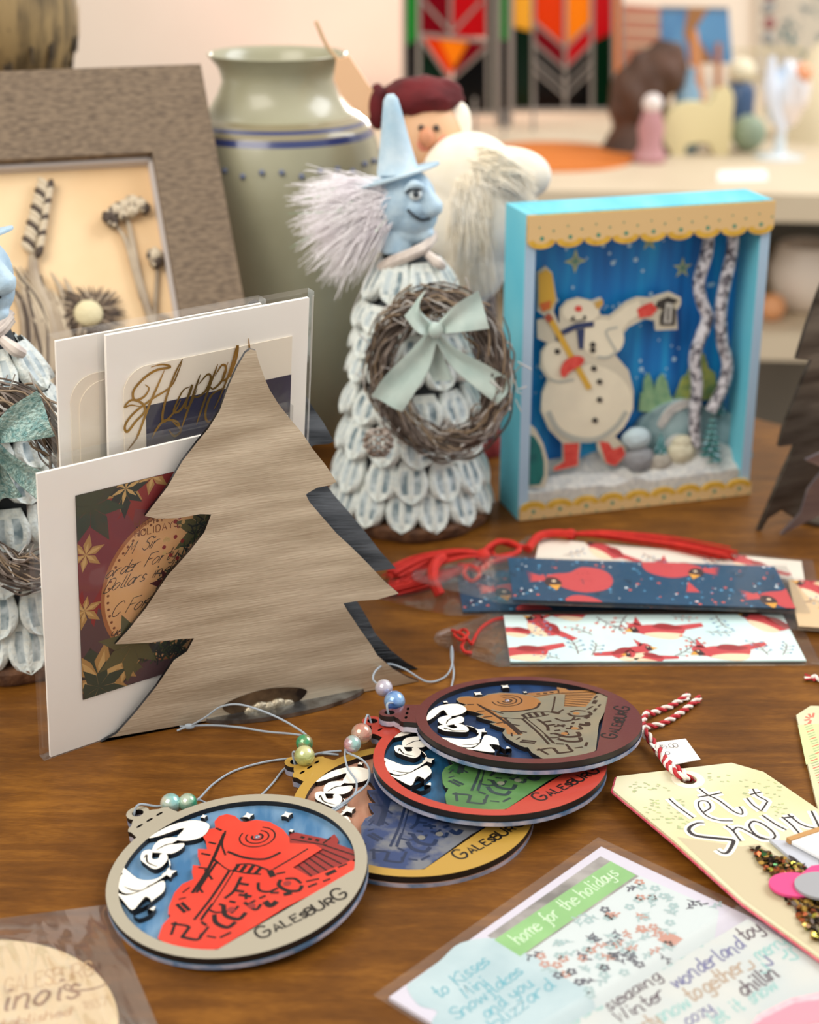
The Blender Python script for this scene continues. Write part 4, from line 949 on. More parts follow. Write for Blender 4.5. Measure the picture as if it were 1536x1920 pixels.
for tx, p, p2, s_, m, w_ in (('fa la la', (700,690), (810,632), .0055, tl, .0005), ('sledding', (830,640), (1000,530), .0050, pls, .0006), ('build a snow', (1005,500), (1200,385), .0060, tl, .0006), ('Winter', (870,680), (1020,590), .0050, pls, .0006),
        ('wonderland', (1060,565), (1280,425), .0062, vi, .0007), ('toys', (1290,405), (1370,355), .0065, pls, .0007), ('snow', (1005,682), (1110,625), .0060, tl, .0006), ('together', (1110,612), (1290,500), .0065, br2, .0008),
        ('cozy', (1100,690), (1190,640), .0055, vi, .0006), ('chillin', (1290,590), (1400,520), .0062, pls, .0008), ('let it snow', (1190,690), (1400,570), .0055, tl, .0006), ('frosty', (900,740), (1010,680), .0060, br2, .0007), ('merry', (1340,470), (1430,410), .0060, tl, .0006)):
    lineword(tx, p, p2, s_, m, w_)
for i in range(22):
    x_, y_ = L2*rnd.uniform(.55, .95), rnd.uniform(-.09, -.02); a.stroke([(x_, y_), (x_+.003, y_+rnd.uniform(-.002, .002)), (x_+.004, y_+.003)], .0008, ZD+.00005, rnd.choice([tl, br2, vi]), 3)
for i in range(9):
    x_, y_ = L2*rnd.uniform(.80, .97), rnd.uniform(-.075, -.045); a.flat(sm2([(x_, y_), (x_+.004, y_+.001), (x_+.003, y_+.005), (x_-.001, y_+.003)], 2), ZD+.00009, mat('confetti_charcoal', '4A4A50', .5))
clip_builder(a, X0, L2-.004, -.10, -.006)
a.build('card', root, ang=15)
a = MB(M2c); a.sheet(wav(X0-.003, L2+.001, -.104, 0, ZD+.0009, .0010, 5), 50, 50, clear)
a.build('cellophane_sleeve', root)
# pink paper corner bottom right
root = thing('pink_envelope', 'pink speckled envelope corner at the bottom right over the word card', 'envelope', (.14, .37, 0))
pe = [tuple(G(x, y, .0062).xy) for x, y in c5([(1300,700),(1330,655),(1440,600),(1536,580),(1700,560),(1700,900),(1300,900)])]
a = MB(); a.slab(pe, .0052, .0066, mat('pink_speckled', 'E2A2AE', .6, col2='EDBEC4', nscale=300)); a.build('envelope_body', root, bevel=.0004)
a = MB(); a.flat([tuple(G(x, y, .0068).xy) for x, y in c5([(1318,685),(1345,665),(1450,612),(1700,575),(1700,640),(1480,690)])], .0068, mat('pink_flap', 'D98C9C', .6)); a.build('flap', root)
# paper cut charm at the right edge, on the tag
root = thing('paper_charm', 'small white folded paper charm with wooden edge lying on the lettered tag', 'charm', (.155, .50, .006))
zz = .0095
Q = [tuple(GZ(x, y, zz).xy) for x, y in ((1185,1042),(1360,985),(1600,960),(1600,1140),(1345,1130),(1290,1220),(1105,1085),(1120,1060))]
a = MB(); a.slab([tuple(GZ(x, y, zz).xy) for x, y in ((1190,1045),(1360,985),(1640,930),(1640,1230),(1350,1130))], zz-.0012, zz, mat('charm_white', 'EEF0F0', .5)); a.build('paper_panel', root, bevel=.0002)
a = MB(); a.slab([tuple(GZ(x, y, zz).xy) for x, y in ((1160,1028),(1350,965),(1640,915),(1640,930),(1360,987),(1185,1045))], zz-.0014, zz+.0004, mat('charm_wood', 'B98B54', .6)); a.build('wood_edge', root)
a = MB(); a.slab([tuple(GZ(x, y, .0078).xy) for x, y in ((1060,1030),(1190,1045),(1350,1150),(1350,1240),(1280,1220))], .0066, .0078, mat('charm_grey_fold', 'B9BCC6', .5))
a.stroke([tuple(GZ(x, y, .0078).xy) for x, y in ((1175,1125),(1225,1170),(1285,1215))], .0022, .00785, inkb, 3, taper=True); a.build('folded_tail', root)

# ================================================================ round wooden ornament in a clear bag, bottom left
c6 = crop(0, 1660, 4.8)
def P7(pts, z): return [tuple(G(x, y, z).xy) for x, y in c6(pts)]
root = thing('wooden_ornament', 'round pale wood slice ornament engraved with town lettering, inside a clear bag', 'ornament', (-.12, .41, 0))
ply = mat('birch_ply', 'F0DAAC', .55, col2='EACF9C', nscale=12, stretch=(1, 5, 1)); bedge = mat('ply_burnt_edge', '7A5A34', .6)
right = G(*c6([(1082,960)])[0], .0035); topp = G(*c6([(250,497)])[0], .0035)
rw = .0475; cw = Vector((right.x-rw+.0025, topp.y-rw+.0004, 0))
a = MB(); a.slab(circ(cw.x, cw.y, rw, 96), .0006, .0036, ply, bedge); a.build('disc', root, bevel=.0002)
a = MB(); e1 = mat('engrave_light', 'D2AE78', .6); e2_ = mat('engrave_brown', '9A6A36', .6)
zt = .00364
l0, l1 = P7([(50,960),(860,790)], zt); an_ = math.atan2(l1[1]-l0[1], l1[0]-l0[0])
write(a, 'GALESBURG', l0[0], l0[1]-.001, .0075, .0006, zt, e1, .1, an_, 1.5, fit=(Vector(l1)-Vector(l0)).length)
l0, l1 = P7([(45,1150),(760,1010)], zt); an_ = math.atan2(l1[1]-l0[1], l1[0]-l0[0])
write(a, 'inois', l0[0]-.001, l0[1]+.0005, .0115, .0012, zt, e2_, .25, an_, 1.6, fit=(Vector(l1)-Vector(l0)).length*1.02)
l2 = l0[0]-.012*math.cos(an_), l0[1]-.012*math.sin(an_)
write(a, 'll', l2[0], l2[1], .0135, .0012, zt, e2_, .25, an_, 1.6)
a.stroke(P7([(680,960),(620,900),(580,900),(600,940),(740,945),(880,920),(1000,865)], zt), .0009, zt+2e-5, e2_, 6, taper=True)
l0 = P7([(240,1240)], zt)[0]; write(a, 'established', l0[0]-.012, l0[1]-.004, .0042, .0005, zt, mat('engrave_mid', 'C8955A', .6), .2, an_, 1.2, fit=.026)
l0 = P7([(620,1150)], zt)[0]; write(a, '* 1837', l0[0], l0[1], .0042, .0004, zt, e1, .0, an_, 1.2, fit=.012)
a.build('engraved_lettering', root)
root = thing('clear_bag', 'clear crinkled cellophane bag around the round wooden ornament', 'bag', (-.12, .42, 0))
bagm = film('bag_film', tint='F4F0EE', gl=.04, haze=.06, rough=.12, bump=.6, bscale=18)
B0, B1, B2, B3 = [Vector(p+(0,)) for p in P7([(-2000,470),(955,92),(2150,2900),(-2000,2900)], .004)]
def bagf(u, v):
    p = (B0*(1-u)+B1*u)*(1-v)+(B3*(1-u)+B2*u)*v
    e = min(1, 10*min(u, 1-u, v, 1-v)); dd = max(0, 1-max(0, ((p-cw).length-rw*.96))/.014)
    return (p.x, p.y, .0004+e*(.0008+.0036*min(1, dd)+.0016*abs(noise.noise(Vector((u*7, v*7, 3))))*(1 if dd < 1 else .25)+.0010*abs(noise.noise(Vector((u*22, v*9, 1))))))
a = MB(); a.sheet(bagf, 80, 60, bagm); a.build('top_film', root)
# ================================================================ stoneware vase
def Zat(py, Y): return V(768, py, Y).z
glz = mat('vase_glaze', '9A977E', .3, col2='ABA88E', nscale=14, coat=.2); glb = mat('vase_blue_band', '2E3A6E', .25, coat=.5); glt = mat('vase_tan_band', '8F8568', .25, coat=.5)
YV = .95; vx = V(525, 300, YV).x
root = thing('stoneware_vase', 'tall celadon green stoneware vase with flared neck and blue shoulder bands', 'vase', (vx, YV, 0))
prof_px = [(878, 112), (860, 122), (800, 148), (720, 172), (620, 188), (520, 196), (420, 199), (340, 200), (300, 197), (270, 191), (250, 184)]
sc_ = lambda r: r*.905/3000
body = [(sc_(r), max(0, Zat(y, YV-.0))) for y, r in prof_px]; body[0] = (sc_(104), .0); body.insert(1, (sc_(115), .004))
a = MB(); o = (vx, YV, 0)
zz_ = [Zat(y, YV) for y in (250, 238, 228, 222, 212, 204, 175, 150, 125, 108, 100, 98)]
rr_ = [184, 178, 172, 168, 152, 134, 116, 106, 112, 126, 133, 131]
a.lathe(body, glz, 72, o)
a.lathe([(sc_(184), zz_[0]), (sc_(178), zz_[1])], glb, 72, o); a.lathe([(sc_(178), zz_[1]), (sc_(172), zz_[2])], glt, 72, o); a.lathe([(sc_(172), zz_[2]), (sc_(166), zz_[3])], glb, 72, o)
a.lathe([(sc_(166), zz_[3]), (sc_(150), zz_[4])], glt, 72, o)
a.build('body', root, ang=60)
a = MB(); a.lathe([(sc_(150), zz_[4])]+[(sc_(r), z) for r, z in zip(rr_[5:], zz_[5:])]+[(sc_(126), zz_[-1]-.0005), (sc_(120), zz_[-1]-.004), (sc_(100), zz_[7]), (sc_(95), zz_[7]-.004)], glz, 72, o); a.build('neck', root, ang=60)
a = MB(); db = mat('vase_blue_dot', '6A7390', .3)
for i in range(34):
    an = 2*PI*i/34; zd = Zat(290+(8 if i % 3 == 0 else 0), YV); r_ = sc_(199)*.998
    for dz_, rr2 in ((0, .0017),):
        a.ball((vx+r_*math.cos(an), YV+r_*math.sin(an), zd), rr2, db, 8, 6, (1, 1, 1))
a.build('dot_band', root)
# ================================================================ dark pot at top left
YP = 1.02; px_ = V(-30, 60, YP).x
root = thing('glazed_pot', 'round bellied tan and brown streaked pot, cut by the top left corner', 'pot', (px_, YP, 0))
potm = mat('pot_streaked', 'A48A5E', .5, col2='6B5A3E', nscale=26, stretch=(5, 5, 1), lo=.42, hi=.6)
k_ = 1.0*.93/3000; a = MB()
a.lathe([(.038, 0), (.040, .004), (.030, .03), (.026, .08), (.028, .13), (.034, Zat(210, YP)), (140*k_, Zat(165, YP)), (168*k_, Zat(120, YP)), (184*k_, Zat(70, YP)), (188*k_, Zat(20, YP)), (186*k_, Zat(-40, YP)), (168*k_, Zat(-120, YP)), (120*k_, Zat(-190, YP)), (70*k_, Zat(-215, YP)), (66*k_, Zat(-240, YP)), (80*k_, Zat(-260, YP))], potm, 64, (px_, YP, 0)); a.build('pot_body', root, ang=60)
spm = mat('pot_dark_drop', '4A4034', .5); a = MB()
for i in range(40):
    an = -PI+PI*random.random(); zc = Zat(random.uniform(20, 120), YP); r_ = 184*k_*(.995 if zc > Zat(80, YP) else .94)
    a.tube([(px_+r_*math.cos(an), YP+r_*math.sin(an), zc), (px_+r_*.985*math.cos(an), YP+r_*.985*math.sin(an), zc-.010)], [.0012, .0020, .0006], spm, 8, 2)
a.build('glaze_drops', root)
# ================================================================ picture frame with dried flower relief
YF = math.radians(18); TF = math.radians(39)
MFm = frame((-.02, .78, .002), YF, TF)
ful = hit(MFm, 370, 150); print('frame top corner', ful)
root = thing('picture_frame', 'wide grey-brown wooden frame leaning back around a dried flower relief', 'picture frame', MFm @ Vector((ful[0]-.09, 0, 0)))
inn = hit(MFm, 281, 313); bw = ful[0]-inn[0]; bh = ful[1]-inn[1]; HF = ful[1]; xr = ful[0]; WF = .26
fm = mat('frame_wood', '7D6A55', .75, col2='5E4E3E', nscale=190, stretch=(1, 3.5, 3), ndetail=6, lo=.42, hi=.62, bump=.8, bscale=120)
for nm, P in (('top_rail', [(xr-WF, HF), (xr-WF+bw, HF-bh), (xr-bw, HF-bh), (xr, HF)]), ('side_rail', [(xr, HF), (xr-bw, HF-bh), (xr-bw, bw), (xr, 0)]), ('side_rail', [(xr-WF, HF), (xr-WF, 0), (xr-WF+bw, bw), (xr-WF+bw, HF-bh)]), ('bottom_rail', [(xr, 0), (xr-bw, bw), (xr-WF+bw, bw), (xr-WF, 0)])):
    a = MB()
    a.slab(P, 0, .016, fm); o = a.build(nm, root, bevel=.0012)
    o.matrix_parent_inverse = parent_world(root).inverted(); o.matrix_basis = MFm
a = MB(MFm); cm = mat('relief_ground', 'EBCFA6', .75, col2='DDB98C', nscale=12, bump=.15, bscale=60)
a.slab([(xr-WF+bw-.002, bw-.002), (xr-bw+.002, bw-.002), (xr-bw+.002, HF-bh+.002), (xr-WF+bw-.002, HF-bh+.002)], .001, .005, cm); a.build('relief_panel', root)
a = MB(MFm); lm = mat('frame_lip', 'C9C0BC', .6)
for x0_, x1_, y0_, y1_ in ((xr-bw-.002, xr-bw+.0005, bw, HF-bh), (xr-WF+bw, xr-bw, HF-bh-.002, HF-bh+.0005)): a.box(x0_, x1_, y0_, y1_, .005, .0105, lm)
a.build('inner_lip', root)
rl = mat('relief_stem', '8C7A66', .6, col2='B5A48C', nscale=60, lo=.3, hi=.7); rd = mat('relief_dark', '4A3C32', .7); rli = mat('relief_light', 'C6B69C', .6)
def FH(x, y, z=.007): q = hit(MFm, x, y, z); return Vector((q[0], q[1], z))
a = MB(MFm)
def stem(pts, r, m=rl): a.tube([FH(x, y) for x, y in pts], r, m, 8, 5)
stem([(300,640),(280,590),(262,530),(250,470),(243,430),(238,410)], [.0026, .0022, .0018, .0012]); stem([(268,560),(250,500),(235,450),(215,420)], [.002, .0014, .001]); stem([(290,620),(292,560),(295,510),(292,490)], [.0014, .0012, .0010])
stem([(330,640),(320,600),(300,590)], .0012)
for x, y, r in ((205,408,.0040), (218,395,.0042), (232,388,.0040), (248,380,.0042), (262,385,.0042), (228,402,.0036), (245,396,.0040), (272,392,.0030), (212,418,.003), (290,480,.0045), (293,492,.0036)):
    a.ball(FH(x, y, .009), r, rd if random.random() < .35 else rli, 12, 8, (1, 1, .8), lambda d: 1+.25*noise.noise(d*4)); 
    for i in range(6): q = FH(x, y, .009); an = random.random()*6.28; a.ball((q.x+r*.7*math.cos(an), q.y+r*.7*math.sin(an), .0105), r*.35, random.choice([rd, rli, rl]), 8, 6)
# wheat ear
stem([(110,700),(95,600),(70,540),(62,500),(66,440),(80,380),(88,350)], [.0045, .004, .003, .0018, .001])
for i in range(26):
    t = i/25; x = 62+t*26+(-1 if i % 2 else 1)*(12-6*t); y = 470-t*125
    q = FH(x, y, .009); A_ = Matrix.Rotation((-.5 if i % 2 else .5)*-1+.1, 4, 'Z'); a.ball(q, .0042, rd if i % 3 == 0 else rli, 10, 8, (.5, 1.15, .6), None, A_)
for i in range(44):
    x0_ = random.uniform(40, 130); a.tube([FH(x0_+random.uniform(-10, 50), 800, .006), FH(x0_+random.uniform(-10, 10), 600, .009), FH(x0_*.8+random.uniform(-40, 10), random.uniform(500, 560), .008)], [.0022, .0018, .0004], random.choice([rl, rl, rl, rli, rd]), 6, 5)
# thistle
for i in range(90):
    an = 2*PI*i/90; r_ = random.uniform(.012, .020); c_ = FH(166, 588, .008)
    a.tube([(c_.x+.004*math.cos(an), c_.y+.004*math.sin(an), .007), (c_.x+r_*.6*math.cos(an), c_.y+r_*.6*math.sin(an), .0105), (c_.x+r_*math.cos(an+.1), c_.y+r_*math.sin(an+.1), .008)], [.0010, .0008, .0002], random.choice([rd, rd, rl, mat('thistle_mid', '6E5C4C', .7)]), 5, 3)
c_ = FH(166, 588, .011); a.ball(c_, .0075, mat('thistle_button', 'D9CDA6', .7, bump=.8, bscale=500), 20, 12, (1, 1, .6))
stem([(150,760),(140,700),(155,640),(166,600)], .0024); stem([(120,520),(135,560),(140,620)], [.0004, .0022, .003]); stem([(95,510),(120,560),(130,640)], [.0004, .0022, .003])
a.build('dried_flower_relief', root)

# ================================================================ shadow box with snowman
c8 = crop(880, 340, 2.3415)
YS = math.radians(16.5)
OS = G(971, 976); MS = frame(OS, YS, math.radians(0))
tl_ = hit(MS, 995, 391); tr_ = hit(MS, 1450, 383); br_ = hit(MS, 1402, 925)
print('box', tl_, tr_, br_)
WS = .5*(tr_[0]+br_[0]); HS_ = .5*(tl_[1]+tr_[1]); DS = .030
root = thing('shadow_box', 'light blue open shadow box with a dabbing snowman holding broom and lantern', 'shadow box', MS @ Vector((WS/2, 0, -DS/2)))
bx = mat('box_turquoise', '68C2D8', .85, col2='7FCEDE', nscale=14, stretch=(4, 1, 1), spec=.15); 
T_ = .0055; dB = -.022
a = MB(MS); a.box(0, T_, 0, HS_, -DS, 0, bx); a.build('side_board', root, bevel=.0004)
a = MB(MS); a.box(WS-T_, WS, 0, HS_, -DS, 0, bx); a.build('side_board', root, bevel=.0004)
a = MB(MS); a.box(T_, WS-T_, HS_-T_, HS_, -DS, 0, bx); a.build('top_board', root, bevel=.0004)
a = MB(MS); a.box(T_, WS-T_, 0, T_, -DS, 0, bx); a.build('bottom_board', root, bevel=.0004)
pe_ = mat('box_edge_lavender', 'A9C4DC', .7)
for x0_, x1_ in ((0, T_), (WS-T_, WS)):
    a = MB(MS); a.box(x0_, x1_, .0002, HS_-.0002, 0, .00018, pe_); a.build('painted_edge', root)
def skymat():
    m = mat('painted_night_sky', '1560A8', .5); nt = m.node_tree; N = nt.nodes; L = nt.links; b = N['Principled BSDF']
    tc = N.new('ShaderNodeTexCoord'); mp = N.new('ShaderNodeMapping'); mp.inputs['Scale'].default_value = (60, 60, 6)
    L.new(tc.outputs['Object'], mp.inputs[0]); n = N.new('ShaderNodeTexNoise'); n.inputs['Scale'].default_value = 1.0; n.inputs['Detail'].default_value = 3; L.new(mp.outputs[0], n.inputs['Vector'])
    r = N.new('ShaderNodeValToRGB'); e = r.color_ramp.elements; e[0].position = .33; e[0].color = lin('0E4C9C'); e[1].position = .68; e[1].color = lin('22B0EC'); k = e.new(.5); k.color = lin('147CCC')
    L.new(n.outputs['Fac'], r.inputs[0]); L.new(r.outputs[0], b.inputs['Base Color']); return m
sky = skymat()
def SH(pts, z=dB+.001): return hits(MS, c8(pts), z)
a = MB(MS); a.box(T_*.5, WS-T_*.5, T_*.5, HS_-T_*.5, -DS+.001, dB, sky)
flake = mat('painted_flake', 'BFE0F2', .5)
rnd = random.Random(11)
for i in range(60):
    x_, y_ = rnd.uniform(T_+.004, WS-T_-.012), rnd.uniform(.06, HS_-.02); a.flat(circ(x_, y_, rnd.choice([.0006, .0009, .0013]), 8), dB+.0002, flake)
sp = mat('painted_star', 'C9CF9A', .5)
for (x_, y_), s_, n_ in (((465, 350), .0065, 4), ((790, 262), .0055, 5), ((935, 380), .0060, 5)):
    q = SH([(x_, y_)], dB)[0]; a.flat(star4(q[0], q[1], s_, .36, PI/2, n_), dB+.0004, sp); a.flat(star4(q[0], q[1], s_*.55, .36, PI/2, n_), dB+.0006, mat('painted_star_core', '6E9A8A', .5))
a.build('painted_back', root)
# snow floor
snw = mat('glitter_snow', 'D9D6D0', .8, col2='BEBFBF', nscale=300, bump=1, bscale=900)
a = MB(MS)
def snowf(u, v):
    x = T_+(WS-2*T_)*u; z = dB+(-dB-.001)*v
    return (x, T_+.009+.010*(1-v)**1.5+.004*noise.noise(Vector((u*9, v*4, 2)))+(.016*math.exp(-((u-.78)/.18)**2)*(1-v)), z)
a.sheet(lambda u, v: snowf(u, v), 60, 24, snw)
f_ = [snowf(i/60, 1) for i in range(61)]; a.add([(p[0], T_, -.001) for p in f_]+[tuple(p) for p in f_], [(i, i+1, 62+i, 61+i) for i in range(60)], snw)
hill = SH([(700,1200),(740,1080),(820,1000),(900,965),(960,960),(1010,985),(1120,1010),(1190,1060),(1215,1240)], dB+.006)
a.slab(sm2(hill, 4), dB+.001, dB+.006, mat('painted_hill', 'A9C3C8', .7, col2='6F8E94', nscale=60))
a.slab(sm2(SH([(830,1060),(880,990),(950,958),(990,965),(960,990),(900,1020),(850,1085)], dB+.007), 4), dB+.006, dB+.007, snw)
a.build('snow_scene', root, ang=50)
# back trees
tg1 = mat('tree_pale_green', '93B88C', .6, col2='6E9C7A', nscale=200); tg2 = mat('brush_tree_teal', '1F6E6E', .7, col2='2F8A80', nscale=300)
def ftree(pts, z0, z1, m, nm='cutout_tree'):
    a = MB(MS); a.slab(SH(pts, z1), z0, z1, m); a.build(nm, root)
ftree([(745,1010),(755,930),(765,930),(770,870),(790,842),(805,880),(815,920),(830,870),(850,845),(870,880),(880,930),(895,960),(900,1020)], dB+.003, dB+.0045, tg1)
ftree([(900,960),(940,860),(960,850),(985,770),(1005,740),(1035,760),(1050,820),(1080,840),(1090,930),(1100,960)], dB+.002, dB+.0035, mat('tree_olive', '6F8E5C', .6, col2='A8B05A', nscale=200))
def brush(c, w, h, z):
    q0 = SH([c], z)[0]; a = MB(MS); b_ = h/2.3415*.85/3000*1; 
    for i in range(9):
        t = i/8; y = q0[1]+t*b_; r_ = w*(1-t)**.8+.0008
        for j in range(26):
            an = 2*PI*j/26+i; a.tube([(q0[0], y, z), (q0[0]+r_*math.cos(an), y-.001, z+r_*.7*math.sin(an))], [.0004, .0003], tg2 if j % 5 else flake, 4, 1)
    a.tube([(q0[0], q0[1]-.004, z), (q0[0], q0[1]+b_, z)], .0006, mat('brush_wire', '5C5A50', .4), 6, 1); a.build('bottle_brush_tree', root)
brush((1055, 1215), .0060, 215, -.009); brush((838, 1195), .0035, 95, -.010); brush((1095, 1010), .0035, 160, dB+.008)
ftree([(262,1345),(262,1060),(290,1085),(325,1150),(345,1220),(345,1300),(330,1345)], -.0040, -.0030, mat('cutout_outline', 'CFC8B4', .6))
ftree([(266,1335),(266,1110),(290,1125),(315,1170),(328,1230),(328,1290),(312,1330)], -.0030, -.0022, mat('tree_teal_paint', '0E5F60', .6, col2='1C7A74', nscale=200))
# birch trunks
bi = mat('glitter_birch', 'D5D3DA', .45, col2='5A5660', nscale=260, lo=.45, hi=.6, bump=1, bscale=700)
for P in ([(1052,120),(1045,300),(1010,430),(1018,520),(1045,600),(1010,700),(990,780),(1000,900),(990,1010),(990,1160)], [(1165,120),(1155,300),(1125,440),(1105,560),(1110,700),(1135,800),(1115,900),(1060,1010)]):
    a = MB(MS); z_ = dB+.012; a.tube([(x, y, z_) for x, y in SH(P, z_)], .0034, bi, 10, 5)
    a.build('birch_trunk', root)
# rocks
for p, r_, m in (((745,1220), .009, mat('rock_grey', '8F9094', .7, bump=.6)), ((835,1235), .008, mat('rock_taupe', 'A7A196', .7, bump=.6)), ((930,1190), .0085, mat('rock_cream', 'CFC9B0', .7, bump=.6)), ((935,1150), .006, mat('rock_cream', 'CFC9B0', .7)), ((735,1130), .008, mat('rock_frost', 'B9CBD2', .7))):
    q = SH([p], -.010)[0]; a = MB(MS); a.ball((q[0], q[1], -.010), r_, m, 16, 10, (1, .8, .6), lambda d: 1+.2*noise.noise(d*2.5)); a.build('rock', root)
# snowman cut-out
zs0, zs1 = -.0125, -.0110
sn = mat('snowman_cream', 'ECE4CC', .6, col2='E2DAC4', nscale=60); out = mat('cutout_outline', 'CFC8B4', .6)
SM = [(398,590),(400,560),(430,525),(480,510),(540,525),(580,510),(585,545),(570,570),(580,590),(620,590),(690,530),(740,508),(800,512),(830,500),(880,485),(930,510),(930,540),(910,570),(915,650),(820,655),(815,610),(770,605),(700,640),(660,690),(640,760),(700,830),(722,920),(720,1000),(680,1080),(640,1120),(690,1170),(680,1220),(640,1250),(600,1240),(565,1180),(560,1140),(490,1145),(480,1250),(370,1275),(365,1255),(410,1230),(410,1150),(350,1090),(315,1010),(320,930),(345,870),(312,820),(315,750),(345,710),(300,690),(298,610),(340,600),(300,570),(298,400),(335,372),(365,400),(385,520),(370,570),(400,640)]
a = MB(MS); a.slab(SH(SM, zs1), zs0, zs1, out)
cen = Vector((sum(p[0] for p in SM)/len(SM), sum(p[1] for p in SM)/len(SM)))
def sc1(cx_, cy_, rx, ry_, m, dz_, n=28, rot=0):
    P = [(cx_+rx*math.cos(2*PI*i/n)*math.cos(rot)-ry_*math.sin(2*PI*i/n)*math.sin(rot), cy_+rx*math.cos(2*PI*i/n)*math.sin(rot)+ry_*math.sin(2*PI*i/n)*math.cos(rot)) for i in range(n)]
    q = SH(P, zs1)
    a.flat(q, zs1+dz_, m)
sc1(517,975,200,170,sn,.0001); sc1(585,690,95,85,sn,.0002); sc1(385,790,62,85,sn,.0002, rot=-.2); sc1(490,572,80,52,sn,.0003); sc1(420,650,40,40,out,.00005)
a.flat(SH([(590,630),(690,545),(745,520),(760,580),(700,615),(650,680)], zs1), zs1+.00025, sn)
shd = mat('snowman_grey_paint', 'B4B6AC', .6)
for st, w_ in (([(345,1010),(390,1090),(470,1130),(560,1130),(640,1080),(690,1010)], .0030), ([(650,640),(600,660),(640,740)], .0014), ([(350,870),(400,880),(460,870)], .0014), ([(560,770),(610,770),(650,740)], .0014)): a.stroke(SH(st, zs1), w_, zs1+.00035, shd, 5)
nv = mat('scarf_navy', '2C3A62', .7); 
a.stroke(SH([(415,660),(470,635),(545,625)], zs1), .0030, zs1+.0006, nv, 4); a.flat(SH([(470,650),(505,645),(500,735),(480,735)], zs1), zs1+.0006, nv); a.flat(SH([(375,660),(420,650),(410,690),(380,700)], zs1), zs1+.0006, nv)
bl = mat('button_dark', '33302E', .5); 
for x, y in ((570,878),(570,957),(550,1048),(540,715),(540,740),(545,820),(385,745)): sc1(x, y, 13, 12, bl, .0009, 12)
rdm = mat('mitten_red', 'CC3A34', .7, col2='E0564A', nscale=400)
a.flat(SH([(770,540),(735,560),(745,600),(800,590),(825,560),(800,530)], zs1), zs1+.0006, rdm)
a.flat(sm2(SH([(395,830),(415,785),(460,762),(498,772),(490,800),(440,830),(410,858)], zs1), 3), zs1+.0018, rdm)
a.flat(SH([(412,1150),(480,1148),(475,1245),(370,1270),(370,1255),(415,1230)], zs1), zs1+.0006, rdm); a.flat(SH([(570,1140),(610,1145),(630,1175),(670,1160),(685,1200),(640,1248),(600,1235)], zs1), zs1+.0006, rdm)
yl = mat('broom_yellow', 'D2A63C', .6); a.stroke(SH([(345,590),(525,908)], zs1), .0030, zs1+.0012, yl, 1)
a.flat(SH([(302,405),(335,385),(360,405),(375,520),(355,560),(320,570),(302,540)], zs1), zs1+.0012, yl); a.flat(SH([(305,535),(355,520),(350,555),(318,570)], zs1), zs1+.0014, mat('broom_band', 'C8642E', .6)); a.stroke(SH([(335,585),(355,610)], zs1), .0034, zs1+.0014, mat('broom_ferrule', 'A64A34', .6), 1)
a.flat(SH([(825,525),(870,505),(915,520),(885,545),(905,560),(900,630),(835,630),(835,590),(850,560),(815,550)], zs1), zs1+.0008, bl); a.flat(SH([(860,530),(890,535),(885,620),(850,620)], zs1), zs1+.001, mat('lantern_glass', 'B9B7B0', .4)); a.flat(SH([(867,550),(874,550),(872,610),(864,610)], zs1), zs1+.0012, bl)
a.flat(SH([(545,535),(585,515),(588,540),(560,560)], zs1), zs1+.0006, mat('nose_ochre', 'C9A050', .6)); sc1(478,558,16,14,rdm,.0006,12); sc1(455,598,8,7,bl,.0006,10); sc1(505,595,8,7,bl,.0006,10); a.stroke(SH([(440,605),(470,612),(510,605)], zs1), .0008, zs1+.0006, bl, 3)
a.build('snowman_cutout', root, ang=15)
# scalloped trims
tr = mat('trim_birch', 'DDBB85', .6); trg = mat('trim_gold_scallop', 'C79A2C', .5, col2='E0B444', nscale=200); gd = mat('trim_green_dot', '3F8E78', .6)
def trim(y0_, y1_, up, nm, nsc):
    a = MB(MS); W0, W1 = 0.0005, WS+.0008; P = []
    st = (W1-W0)/nsc; hh = .0042
    base = y1_ if up else y0_
    line = []
    for k in range(nsc):
        for i in range(9):
            t = PI*i/8; line.append((W0+st*(k+.5)-st*.5*math.cos(t), base+(hh if up else -hh)*math.sin(t)))
    other = y0_ if up else y1_
    P = line+[(W1, other), (W0, other)]
    if up: P = P[::-1]
    a.slab(P, .0002, .0018, tr, trg)
    for k in range(nsc):
        cx_ = W0+st*(k+.5); dr = 1 if up else -1
        arc = [(cx_-st*.47*math.cos(PI*i/10), base+dr*(hh*.95)*math.sin(PI*i/10)) for i in range(11)]; arc2 = [(cx_-st*.28*math.cos(PI*i/10), base-dr*.0006+dr*(hh*.5)*math.sin(PI*i/10)) for i in range(10, -1, -1)]
        a.flat(arc+arc2, .0019, trg); a.flat(circ(cx_, base-dr*.0012, .0011, 8), .0020, gd)
        a.flat(circ(cx_+st*.4, base-dr*.0048, .0006, 6), .0020, gd); a.flat(circ(cx_-st*.1, base-dr*.0068 if not up else base-.0044, .0005, 6), .0020, gd)
    a.build(nm, root)
trim(HS_-.0135, HS_-.0008, False, 'scalloped_trim', 9); trim(.0004, .0060, True, 'scalloped_trim', 9)
